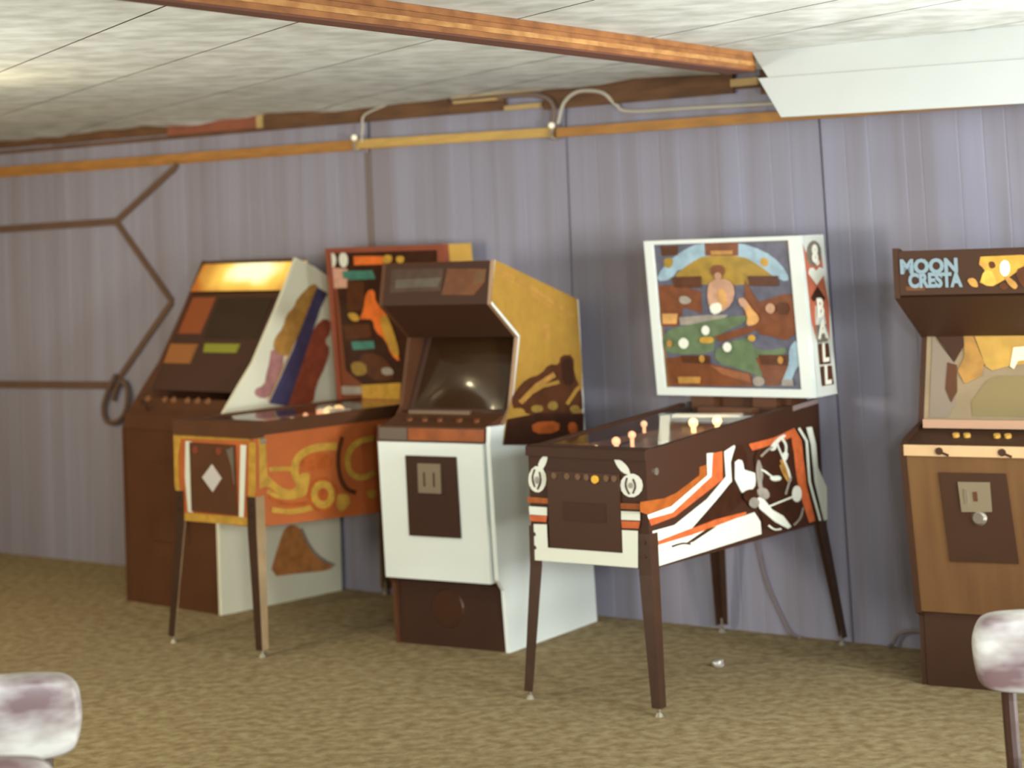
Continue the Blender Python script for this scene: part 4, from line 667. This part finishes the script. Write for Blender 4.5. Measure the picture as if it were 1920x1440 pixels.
# ------------------------------------------------------------------ pinball machines
def pinball(P):
    c = thing('pinball_machine', P['label'], 'pinball machine', P['X'], P['Y'], P['t'], group='pinball machines along the wall')
    W, L = P['W']/2, P['L']; f0, f1, r0, r1 = P['zf0'], P['zf1'], P['zr0'], P['zr1']; by = P['by']
    zt = lambda y: f1+(r1-f1)*y/L
    zb = lambda y: f0+(r0-f0)*y/L
    rh = P['railh']
    for sx in (1, -1):
        xo, x2 = sorted((sx*W, sx*(W-.018)))
        prism_o('side_board', [(0,f0),(L,r0),(L,zt(L)-rh-.001),(0,zt(0)-rh-.001)], xo, x2, P['side'], c, bevel=.002)
        bm = bmesh.new(); prism(bm, [(0,zt(0)-rh),(by,zt(by)-rh),(by,zt(by)+.004),(0,zt(0)+.004)], *sorted((sx*(W+.003), sx*(W-.022))))
        fin('side_rail', bm, P['rail'], c, .002)
        bm = bmesh.new(); prism(bm, [(by,zt(by)-rh),(L,zt(L)-rh),(L,zt(L)),(by,zt(by))], *sorted((sx*W, sx*(W-.018)))); fin('side_cap', bm, P['cap'], c)
    sb = [o for o in c.children if o.name.startswith('side_board')][0]
    art('side_art', P['key']+'_side', sb, lambda a, b, e: (W+.0006+e, a, b))
    box('front_board', -W+.018, W-.018, 0, .018, f0+.001, f1-rh-.011, P['front'], c)
    fb = [o for o in c.children if o.name.startswith('front_board')][0]
    art('front_art', P['key']+'_front', fb, lambda a, b, e: (a, -.0006-e, b))
    prism_o('bottom_board', [(.018,f0+.002),(L-.018,r0+.002),(L-.018,r0+.016),(.018,f0+.016)], -W+.019, W-.019, m_dark2, c)
    box('back_board', -W+.018, W-.018, L-.018, L-.001, r0+.002, zt(L)-.02, m_dark2, c)
    bm = bmesh.new(); prism(bm, [(-.012,f1-rh-.01),(-.012,f1+.004),(0,f1+.009),(.06,f1+.009),(.06,f1-rh-.01)], -W-.004, W+.004); fin('lockbar', bm, P['lock'], c, .004)
    pf = prism_o('playfield', [(.02,zt(.02)-.085),(by+.02,zt(by)-.06),(by+.02,zt(by)-.075),(.02,zt(.02)-.1)], -W+.019, W-.019, P['field'], c)
    prism_o('glass', [(.061,zt(.061)-.002),(by-.002,zt(by)-.002),(by-.002,zt(by)-.006),(.061,zt(.061)-.006)], -W+.0225, W-.0225, m_glass, c)
    # lit parts standing on the playfield
    for (x, y, r_, m) in P['bulbs']:
        bm = bmesh.new(); z = zt(y)-.085+.025*y/by; h_ = zt(y)-.008-r_-z
        disc(bm, (x, y, z), (0,0,1), r_*.5, h_, 10); bmesh.ops.create_icosphere(bm, subdivisions=2, radius=r_, matrix=Matrix.Translation((x, y, z+h_)))
        fin('playfield_lamp', bm, m, pf)
    for x0, x1, y0, y1, h0, h1, m in P['plastics']:
        z = zt((y0+y1)/2)-.085+.025*(y0+y1)/2/by
        box('playfield_plastic', x0, x1, y0, y1, z+h0, z+h1, m, pf, .001)
    for (xa, ya), (xb, yb) in P.get('strips', ()):
        d_ = Vector((xb-xa, yb-ya)).normalized(); n_ = Vector((-d_.y, d_.x))*.02
        bm = bmesh.new(); q = [(xa-n_.x, ya-n_.y), (xb-n_.x, yb-n_.y), (xb+n_.x, yb+n_.y), (xa+n_.x, ya+n_.y)]
        hexa(bm, [(x, y, zt(y)-.02) for x, y in q], [(x, y, zt(y)-.0085) for x, y in q]); fin('playfield_plastic', bm, m_plastic, pf)
    # coin door
    x0, x1, z0, z1 = P['door']
    cd = box('coin_door', x0, x1, -.012, -.003, z0, z1, P['doorm'], c, .003)
    P['door_extra'](cd)
    # flipper button and plunger
    bm = bmesh.new(); disc(bm, (W, .05, f1-.075), (1,0,0), .014, .012, 14); fin('flipper_button', bm, m_steel, c)
    bm = bmesh.new(); disc(bm, (-W, .05, f1-.075), (-1,0,0), .014, .012, 14); fin('flipper_button', bm, m_chrome, c)
    # legs of folded plate at the four corners, each with a levelling foot
    fwv, flv, e = P['fw']/2, P['fl'], -.03
    for sx in (-1, 1):
        for (yc, yf, sy) in ((0, e, -1), (L, e+flv, 1)):
            zt0 = (zb(yc)+.13) if sy < 0 else zb(yc)+.13
            top = Vector((sx*(W+.002), yc+sy*.002, zt0)); kn = Vector((sx*(W+.003), yc+sy*.003, zb(yc)-.02)); ft = Vector((sx*fwv, yf, .03))
            bm = bmesh.new(); th = .004
            for a, b, w0, w1 in ((top, kn, .05, .05), (kn, ft, .05, .034)):
                # side flange (in y) and front flange (in x)
                A = [a, a+Vector((sx*th,0,0)), a+Vector((sx*th,-sy*w0,0)), a+Vector((0,-sy*w0,0))]
                B = [b, b+Vector((sx*th,0,0)), b+Vector((sx*th,-sy*w1,0)), b+Vector((0,-sy*w1,0))]
                hexa(bm, A, B, 0)
                A = [a+Vector((sx*th,0,0)), a+Vector((sx*th,sy*th,0)), a+Vector((-sx*w0,sy*th,0)), a+Vector((-sx*w0,0,0))]
                B = [b+Vector((sx*th,0,0)), b+Vector((sx*th,sy*th,0)), b+Vector((-sx*w1,sy*th,0)), b+Vector((-sx*w1,0,0))]
                hexa(bm, A, B, 1)
            lg = fin('leg', bm, [P['legside'], P['leg']], c)
            bm = bmesh.new(); cx_, cy_ = sx*(fwv-.012), yf-sy*.012
            tube(bm, [(cx_,cy_,.012),(cx_,cy_,.06)], .006, 8); disc(bm, (cx_,cy_,0), (0,0,1), .02, .014, 14, r2=.012); fin('leg_foot', bm, m_steel, lg)
            for zz in (zt0-.03, zt0-.08):
                bm = bmesh.new(); disc(bm, (sx*(W-.02), yc+sy*.007, zz), (0,sy,0), .008, .006, 8); fin('leg_bolt', bm, m_leg, lg)
    # neck brackets and backbox
    bz0, bz1, bW, bD, tl = P['bz0'], P['bz1'], P['bW']/2, P['bD'], P['tilt']
    bm = bmesh.new(); bx(bm, -W+.03, W-.03, by+.05, by+bD-.01, zt(by)-.02, bz0+.004); fin('neck', bm, m_dark3, c)
    for x in (-.16, .14):
        box('neck_bracket', x-.055, x+.055, by-.0, by+.045, zt(by)-.015, bz0+.003, m_dark, c, .003)
    yf = lambda z: by-tl*(z-bz0)/(bz1-bz0)
    bm = bmesh.new(); hexa(bm, [(-bW,by+.02,bz0),(bW,by+.02,bz0),(bW,by+bD,bz0),(-bW,by+bD,bz0)], [(-bW,yf(bz1)+.02,bz1),(bW,yf(bz1)+.02,bz1),(bW,yf(bz1)+bD,bz1),(-bW,yf(bz1)+bD,bz1)], 0)
    bb = fin('backbox', bm, P['boxm'], c, .003)
    gx0, gx1, gz0, gz1 = P['glassr']
    bm = bmesh.new()
    def slab(x0, x1, z0, z1, a=0., b=.025): hexa(bm, [(x0,yf(z0)+a,z0),(x1,yf(z0)+a,z0),(x1,yf(z0)+b,z0),(x0,yf(z0)+b,z0)], [(x0,yf(z1)+a,z1),(x1,yf(z1)+a,z1),(x1,yf(z1)+b,z1),(x0,yf(z1)+b,z1)])
    for q in ((-bW,gx0,bz0,bz1), (gx1,bW,bz0,bz1), (gx0,gx1,bz0,gz0), (gx0,gx1,gz1,bz1)): slab(*q, a=-.012)
    fin('frame', bm, P['framem'], bb, .002)
    bm = bmesh.new(); slab(gx0, gx1, gz0, gz1, 0, .018); bg = fin('backglass', bm, mat(P['key']+'_backglass_base', P['gbase'], .3, emit=.12), bb)
    art('backglass_art', P['key']+'_glass', bg, lambda a, b, e: (a, yf(b)-.0006-e*.7, b), rough=.3, emit=P['gemit'])
    if P.get('extra'): P['extra'](c, bb)
    return c

def door_left(cd):
    bm = bmesh.new(); prism(bm, [(-.068,.743),(0,.683),(.062,.745),(0,.803)], -.0155, -.012, 'y'); fin('diamond_emblem', bm, mat('silver_diamond', (216,208,196), .3, .3), cd)
    for x in (-.11, .05):
        bm = bmesh.new(); disc(bm, (x, -.012, .862), (0,-1,0), .017, .006, 12); fin('coin_slot', bm, mat('red_coin_slot', (122,58,36), .4), cd)
    bm = bmesh.new(); prism(bm, [(.10,.87),(.142,.885),(.142,.72),(.13,.80)], -.0145, -.012, 'y'); fin('lock_plate', bm, m_steel, cd)
pinball(dict(key='pl', label='orange and yellow pinball machine, the left one, with white diamond on its black coin door', X=-1.3324, Y=8.8842, t=.7275, W=.5273, L=1.3093,
    zf0=.5435, zf1=.985, zr0=.487, zr1=.985, railh=.052, by=1.15, bW=.8109, bz0=.9497, bz1=1.7247, bD=.18, tilt=.05, fw=.6207, fl=1.36,
    side=m_orange, front=m_orange, rail=m_dark3, cap=m_dark3, lock=m_dark3, field=m_field, leg=m_leg, legside=m_leglit,
    bulbs=[(.131,.244,.022,m_bulb),(.116,.363,.024,m_bulb),(-.13,.82,.034,m_bulb),(-.15,.90,.034,m_bulb),(.0,.55,.012,m_bulbpink),(-.06,.697,.018,m_bulbpink)],
    plastics=[(-.02,.21,.075,.16,.055,.072,m_plastic),(-.2,.2,.22,.75,.03,.04,mat('pinkish_lit_plastic', (196,128,84), .5, emit=.08)),(-.2,.0,.8,.84,.03,.05,m_plastic),(-.18,.18,.5,.53,.02,.04,m_field)],  # pinkish sheet's faint glow paints the lit playfield under the glass
    door=(-.154,.15,.59,.893), doorm=m_dark, door_extra=door_left, boxm=m_yellowend, framem=m_red, glassr=(-.375,.36,.985,1.70), gbase=(110,58,30), gemit=.10))

def door_right(cd):
    bm = bmesh.new(); disc(bm, (.049,-.012,.839), (0,-1,0), .015, .008, 14); fin('start_button', bm, mat('yellow_button', (200,152,40), .35, emit=.2), cd)
    for x in (-.14,-.08,-.03,.01,.10,.135):
        bm = bmesh.new(); disc(bm, (x,-.012,.845), (0,-1,0), .012, .005, 12); fin('coin_slot', bm, mat('dull_coin_slot', (104,76,50), .4, .4), cd)
    box('coin_return', -.1, .09, -.016, -.011, .68, .75, m_dark2, cd, .002)
def extra_right(c, bb):
    W = .7556/2; P_ = bb
    art('side_art', 'pr_bbside', P_, lambda a, b, e: (W+.0006+e, a, b))
    for ch, y, z, s in (('8', 1.128, 1.626, .10), ):
        text('lettering', ch, s, mat('lettering_cream', (226,222,200), .5), P_, SIDE_X(W+.007, y, z), .001, .003)
    for ch, y, z in (('B', 1.151, 1.405), ('A', 1.163, 1.318), ('L', 1.176, 1.222), ('L', 1.186, 1.13)):
        text('lettering', ch, .105, mat('lettering_cream', (226,222,200), .5), P_, SIDE_X(W+.007, y, z), .001, .004)
    # plain metal joint below backbox
pinball(dict(key='pr', label='white framed pinball machine with pool table backglass and black, white and orange body', X=.256, Y=7.5481, t=.6556, W=.5388, L=1.3073,
    zf0=.519, zf1=.945, zr0=.5141, zr1=1.025, railh=.02, by=1.0841, bW=.7556, bz0=1.0482, bz1=1.7068, bD=.19, tilt=.054, fw=.6087, fl=1.41,
    side=m_dark2, front=m_dark2, rail=m_dark2, cap=mat('mauve_glare', (130,112,106), .4), lock=m_dark2, field=m_field2, leg=m_leg, legside=m_leg,  # mauve of the caps paints glare on the rear side rail
    bulbs=[(-.086,.327,.018,m_bulbpink),(-.102,.462,.016,m_bulbpink),(-.203,.70,.014,m_bulbpink),(-.026,.795,.02,m_bulb),(.049,.857,.02,m_bulb),(-.05,.14,.02,m_bulb)],
    strips=[((.17,.27),(-.19,.84)),((-.17,.875),(.12,.93))], plastics=[(-.2,-.03,.10,.13,.01,.03,mat('yellow_apron', (196,150,72), .4, emit=.1)),(-.1,.16,.95,1.0,.02,.07,m_dark3),(-.22,-.19,.15,.8,.01,.03,m_field)],
    door=(-.176,.152,.575,.862), doorm=mat('door_dark_brown', (62,37,19), .5, spec=.3), door_extra=door_right, boxm=mat('white_backbox', (196,198,184), .45), framem=mat('white_frame', (206,210,198), .4), glassr=(-.335,.325,1.082,1.69), gbase=(120,86,50), gemit=.08, extra=extra_right))

# ------------------------------------------------------------------ arcade cabinet at the right edge
def arcade_right():
    c = thing('arcade_cabinet', 'brown woodgrain arcade machine with blue MOON CRESTA marquee lettering, at the right edge', 'arcade machine', 1.7383, 7.4339, .5347)
    W = .335; xi = W-.022
    prof = [(.09,0),(.09,.26),(.05,.277),(-.03,.88),(-.03,.912),(.02,.935),(.19,.975),(.28,1.294),(.0,1.459),(0,1.648),(.03,1.646),(.075,1.630),(.46,1.57),(.52,1.3),(.55,.9),(.55,0)]
    for x0, x1 in ((-W, -W+.021), (W-.021, W)):
        prism_o('side_panel', prof if 1 else prof, x0, x1, m_darkr, c, bevel=.004)
    bm = bmesh.new(); hexa(bm, [(-xi,.056,.282),(xi,.056,.282),(xi,.10,.282),(-xi,.10,.282)], [(-xi,-.022,.872),(xi,-.022,.872),(xi,.04,.872),(-xi,.04,.872)])
    fp = fin('front_panel', bm, m_woodgrain, c, .003)
    fy = lambda z: .056-(z-.282)*.1322
    def fslab(name, q, t0, m, par, bev=.003):
        bm = bmesh.new(); hexa(bm, [(x,fy(z)-t0,z) for x,z in q], [(x,fy(z)+.006,z) for x,z in q]); return fin(name, bm, m, par, bev)
    cd = fslab('coin_door', [(-.178,.478),(.078,.482),(.062,.814),(-.19,.812)], .008, m_darkr, fp)
    fslab('coin_plate', [(-.116,.668),(-.002,.672),(0,.782),(-.12,.78)], .014, mat('silver_coin_plate', (150,136,108), .35, .5), fp)
    fslab('coin_slot', [(-.10,.70),(-.085,.70),(-.085,.755),(-.10,.755)], .017, m_chrome, fp, 0)
    fslab('coin_slot', [(-.065,.71),(-.05,.71),(-.05,.745),(-.065,.745)], .017, m_dark3, fp, 0)
    bm = bmesh.new(); disc(bm, (-.053, fy(.65)-.008, .648), (0,-1,0), .03, .012, 18, r2=.02); fin('coin_return', bm, m_chrome, fp)
    box('base', -W+.022, W-.022, .085, .52, 0, .275, m_darkr, c, .003)
    # control panel: tan metal front strip, dark top with buttons, pinkish trim above
    box('control_strip', -.318, xi, -.034, -.02, .874, .914, m_tan, c, .003)
    cs = [o for o in c.children if o.name.startswith('control_strip')][0]
    for x in (-.18, .057, .2):
        bm = bmesh.new(); disc(bm, (x,-.034,.893), (0,-1,0), .014, .006, 14); tube(bm, [(x+.008,-.036,.888),(x+.035,-.036,.878)], .005, 6); fin('lock', bm, m_darkr, cs)
    prism_o('control_panel', [(-.02,.876),(-.02,.914),(.16,.958),(.16,.876)], -xi, xi, m_darkr, c)
    for x in (-.147,-.105,.009,.05,.16):
        bm = bmesh.new(); disc(bm, (x, .07, .934), (0,-.25,.97), .013, .014, 12); fin('button', bm, m_gold, c)
    box('glass_trim', -.29, xi, .115, .135, .962, .994, m_pinktrim, c, .003)
    # monitor with its printed bezel
    sy = lambda z: .19+(z-.975)*.2821
    def sslab(name, q, t0, m, par):
        bm = bmesh.new(); hexa(bm, [(x,sy(z)-t0,z) for x,z in q], [(x,sy(z)+.004,z) for x,z in q]); return fin(name, bm, m, par)
    bz = sslab('bezel', [(-xi,.985),(xi,.985),(xi,1.33),(-xi,1.33)], -.001, mat('olive_grey_bezel', (140,120,88), .5, var=.15, scale=8), c)
    sslab('inner_side', [(-.29,.995),(-.215,.995),(-.19,1.05),(-.2,1.2),(-.29,1.30)], .003, mat('mauve_grey_side', (124,108,90), .6), bz)
    sslab('bezel_print', [(-.285,1.31),(-.175,1.325),(-.165,1.26),(-.2,1.20),(-.24,1.26)], .005, m_darkr, bz)
    sslab('bezel_print', [(-.225,1.2),(-.19,1.19),(-.185,1.09),(-.205,1.05),(-.23,1.10)], .006, m_dark3, bz)
    sslab('bezel_print', [(-.165,1.325),(-.14,1.325),(-.10,1.235),(-.08,1.20),(-.09,1.15),(-.155,1.12),(-.185,1.17),(-.16,1.22)], .005, mat('amber_bezel_print', (168,122,56), .5, var=.3, scale=18), bz)
    sslab('bezel_print', [(-.13,1.318),(-.01,1.327),(.07,1.316),(.3,1.31),(.3,1.2),(.03,1.19),(-.05,1.17),(-.075,1.185)], .005, mat('lit_yellow_print', (184,142,62), .5, var=.2, scale=14), bz)
    sslab('bezel_print', [(.03,1.255),(.1,1.26),(.12,1.215),(.05,1.205),(.035,1.175),(.02,1.185)], .008, mat('white_print', (226,208,168), .5), bz)
    sslab('screen', [(-.12,1.0),(.26,1.0),(.26,1.15),(-.03,1.15),(-.07,1.13),(-.13,1.05)], .002, mat('olive_screen', (128,112,74), .25, var=.08, scale=5), bz)
    prism_o('speaker_panel', [(.002,1.460),(.275,1.298),(.34,1.33),(.30,1.36),(.03,1.475)], -xi, xi, m_darkr, c)
    mq = prism_o('marquee', [(.002,1.47),(.002,1.632),(.03,1.632),(.03,1.47)], -xi, xi, m_darkr, c, bevel=.002)
    art('marquee_art', 'mn_marq', mq, lambda a, b, e: (a, .0008-e, b), emit=.15)
    art('marquee_underline', 'mn_line', mq, lambda a, b, e: (a, .0008-e, b))
    lt = mat('pale_blue_lettering', (116,134,138), .5, emit=.05)
    text('lettering', 'MOON', .072, lt, mq, Matrix.Translation((0,0,0)) @ FRONT_Y(-.195, -.001, 1.575) @ Matrix.Diagonal((.98,1,1,1)), .001, .0035)
    text('lettering', 'CRESTA', .072, lt, mq, FRONT_Y(-.175, -.001, 1.522) @ Matrix.Diagonal((.80,1,1,1)), .001, .0035)
    prism_o('top_panel', [(.004,1.630),(.004,1.637),(.075,1.625),(.455,1.565),(.455,1.555)], -xi, xi, m_darkr, c)
    prism_o('back_panel', [(.44,1.55),(.455,1.55),(.515,1.3),(.545,.9),(.545,.02),(.53,.02),(.53,.9),(.50,1.3)], -xi, xi, m_darkr, c)
    return c
arcade_right()

# ------------------------------------------------------------------ chairs whose backs reach into the frame
def chair(X, Y, t, zt, label, hw=.2, ph=.2):
    c = thing('chair', label, 'chair', X, Y, t, group='marbled vinyl chairs')
    # back pad: swollen cushion with rounded ends
    def pad(name, cx, cy, cz, ax, ay, az, par, m=m_vinyl, pw=.5):
        bm = bmesh.new(); bmesh.ops.create_cube(bm, size=2); bmesh.ops.subdivide_edges(bm, edges=bm.edges[:], cuts=5, use_grid_fill=True)
        for v in bm.verts:
            p = v.co.copy(); l = (abs(p.x)**4+abs(p.y)**3+abs(p.z)**4)**(1/4) or 1
            q = p/l; q = p*.25+q*.75
            n = noise.noise(Vector((p.x*2+X, p.y*2, p.z*2+Y)))*.04
            v.co = Vector((cx+q.x*ax*(1+n), cy+q.y*ay*(1+n), cz+q.z*az*(1+n)))
        o = fin(name, bm, m, par, smooth=True); sm_ = o.modifiers.new('round', 'SUBSURF'); sm_.levels = 1; sm_.render_levels = 2
        return o
    bp = pad('backrest', 0, .02, zt-ph/2, hw, .05, ph/2, c)
    pad('seat', 0, -.24, .41, hw+.02, .21, .04, c)
    for sx in (-1, 1):
        bm = bmesh.new(); x = sx*(hw-.085)
        tube(bm, catmull([(x, .055, zt-.06), (x, .062, zt-ph), (x, .045, .5), (x, .03, .36), (x*1.1, .09, .012)], 4), .019, 10); lg = fin('leg', bm, m_frame, c, smooth=False)
        bm = bmesh.new(); disc(bm, (x*1.1, .09, 0), (0,0,1), .022, .014, 12); fin('leg_foot', bm, m_dark2, lg)
        bm = bmesh.new(); tube(bm, [(x, .03, .36), (x, -.40, .36), (x*1.1, -.43, .34), (x*1.15, -.44, .012)], .014, 10); lg = fin('leg', bm, m_frame, c)
        bm = bmesh.new(); disc(bm, (x*1.15, -.44, 0), (0,0,1), .02, .014, 12); fin('leg_foot', bm, m_dark2, lg)
    return c
chair(1.285, 4.90, .12, .803, 'marbled white and mauve vinyl chair with brown metal legs, at the right edge')
chair(-1.22, 4.64, -.25, .800, 'marbled white and mauve vinyl chair at bottom left corner, its thick rounded back facing out')
chair(-1.13, 4.0, -.1, .772, 'marbled white vinyl chair lowest at the left edge, only its top edge in view', ph=.2)

# ------------------------------------------------------------------ things on the wall and the floor
def wtube(name, pts, r, m, parent=None, off=None, k=0, seg=8):
    P = [wp(p[0], p[2] if len(p) > 2 else r+.001, p[1]) for p in pts]
    bm = bmesh.new(); tube(bm, catmull(P, 6) if k else P, r, seg); return fin(name, bm, m, parent)
def strip(p0, p1, w, m, par, th=.012):
    a, b = Vector(p0), Vector(p1); d = (b-a).normalized(); n = Vector((-d.y, d.x))*w/2
    q = [a-n, b-n, b+n, a+n]
    bm = bmesh.new(); hexa(bm, [wp(v.x,.0005,v.y) for v in q], [wp(v.x,th,v.y) for v in q]); return fin('strip', bm, m, par, .002)
base = wp(-2.785, 0, 1.918)
hx = thing('wall_strips', 'dark brown strips forming part of a honeycomb on the lavender wall at far left', 'wall decoration', 0, 0)
V = [(-6.0,1.885),(-2.785,1.918),(-2.30,2.19),(-2.345,1.465),(-2.80,1.04),(-6.0,.97),(-2.845,1.001)]
strip(V[0], V[1], .042, m_strip, hx); strip(V[1], V[2], .036, m_strip, hx, .013); strip(V[1], V[3], .036, m_strip, hx, .0125); strip(V[3], V[4], .036, m_strip, hx, .0135); strip(V[5], V[6], .042, m_strip, hx)
strip((-2.31,2.175), (-2.27,2.215), .03, m_strip, hx, .0145)
lp = wtube('cord_loop', [(-2.80,1.06,.03),(-2.87,.97,.03),(-2.915,.87,.03),(-2.885,.80,.03),(-2.79,.805,.032),(-2.72,.87,.034),(-2.70,.97,.036),(-2.745,1.03,.034),(-2.80,.985,.03),(-2.83,.92,.03)], .014, m_strip, k=1)
tag(lp, 'dark cord looped and hanging on the wall left of the striped arcade machine', 'cord')
a = wtube('cable', [(.36,2.262,.05),(.385,2.353,.035),(.449,2.399,.034),(.525,2.405,.034),(.615,2.386,.034),(.67,2.33,.02),(.74,2.295,.012),(1.074,2.287,.012),(1.483,2.277,.012),(2.3,2.262,.012)], .009, m_cable, k=1)
tag(a, 'dirty white cable arching up over the wooden rail near the fascia', 'cable')
a = wtube('cable', [(.327,2.252,.05),(.337,2.332,.045),(.30,2.385,.045),(.2,2.41,.05),(.02,2.412,.06)], .012, mat('brown_grey_cable', (112,92,78), .6), k=1)
tag(a, 'grey brown cable rising from the rail joint towards the ceiling', 'cable')
a = wtube('cable', [(-.872,2.25,.05),(-.87,2.322,.04),(-.85,2.385,.045),(-.7,2.425,.05)], .006, m_cable, k=1)
tag(a, 'thin pale cable hanging above the rail at the left wall joint', 'cable')
def clamp(s, z, label):
    c = thing('rail_tie', label, 'tie', 0, 0)
    bm = bmesh.new(); P = [wp(s+.012*math.sin(t*3), .012+.02+.027*math.cos(t), z+.034*math.sin(t)) for t in [2*math.pi*i/10 for i in range(31)]]; tube(bm, P, .008, 6); fin('wrap', bm, mat('tie_cord', (140,124,104), .6), c)
    bm = bmesh.new(); bmesh.ops.create_icosphere(bm, subdivisions=2, radius=.016, matrix=Matrix.Translation(wp(s+.005, .062, z+.03))); fin('bead', bm, m_plastic, c, smooth=True)
clamp(-.915, 2.245, 'pale cord tie around the rail where it turns yellow, left joint')
clamp(.325, 2.226, 'pale cord tie around the rail joint above the wall seam by the middle arcade machine')
a = wtube('power_cord', [(1.30,.52,.02),(1.305,.42,.012),(1.312,.356,.012),(1.344,.221,.012),(1.40,.10,.012),(1.45,.02,.02),(1.52,.008,.06)], .006, m_cord, k=1)
tag(a, 'thin grey power cord hanging down the wall behind the white framed pinball machine', 'cord')
a = wtube('power_cord', [(1.935,.008,.06),(1.945,.02,.03),(1.968,.055,.03),(2.01,.075,.03),(2.06,.078,.035),(2.15,.07,.06),(2.22,.06,.08)], .008, m_cord, k=1)
tag(a, 'grey power cord curving off the floor beside the woodgrain arcade machine', 'cord')
bm = bmesh.new(); bmesh.ops.create_icosphere(bm, subdivisions=2, radius=.026)
for v in bm.verts:
    n = noise.noise(v.co*60)*.45; v.co *= 1+n; v.co.x *= 1.05; v.co.z = max(v.co.z*.62, -.012)+.0125
fo = fin('crumpled_foil', bm, m_foil); fo.location = (.773, 8.128, 0); tag(fo, 'small crumpled silver wrapper on the carpet under the right pinball machine', 'litter')
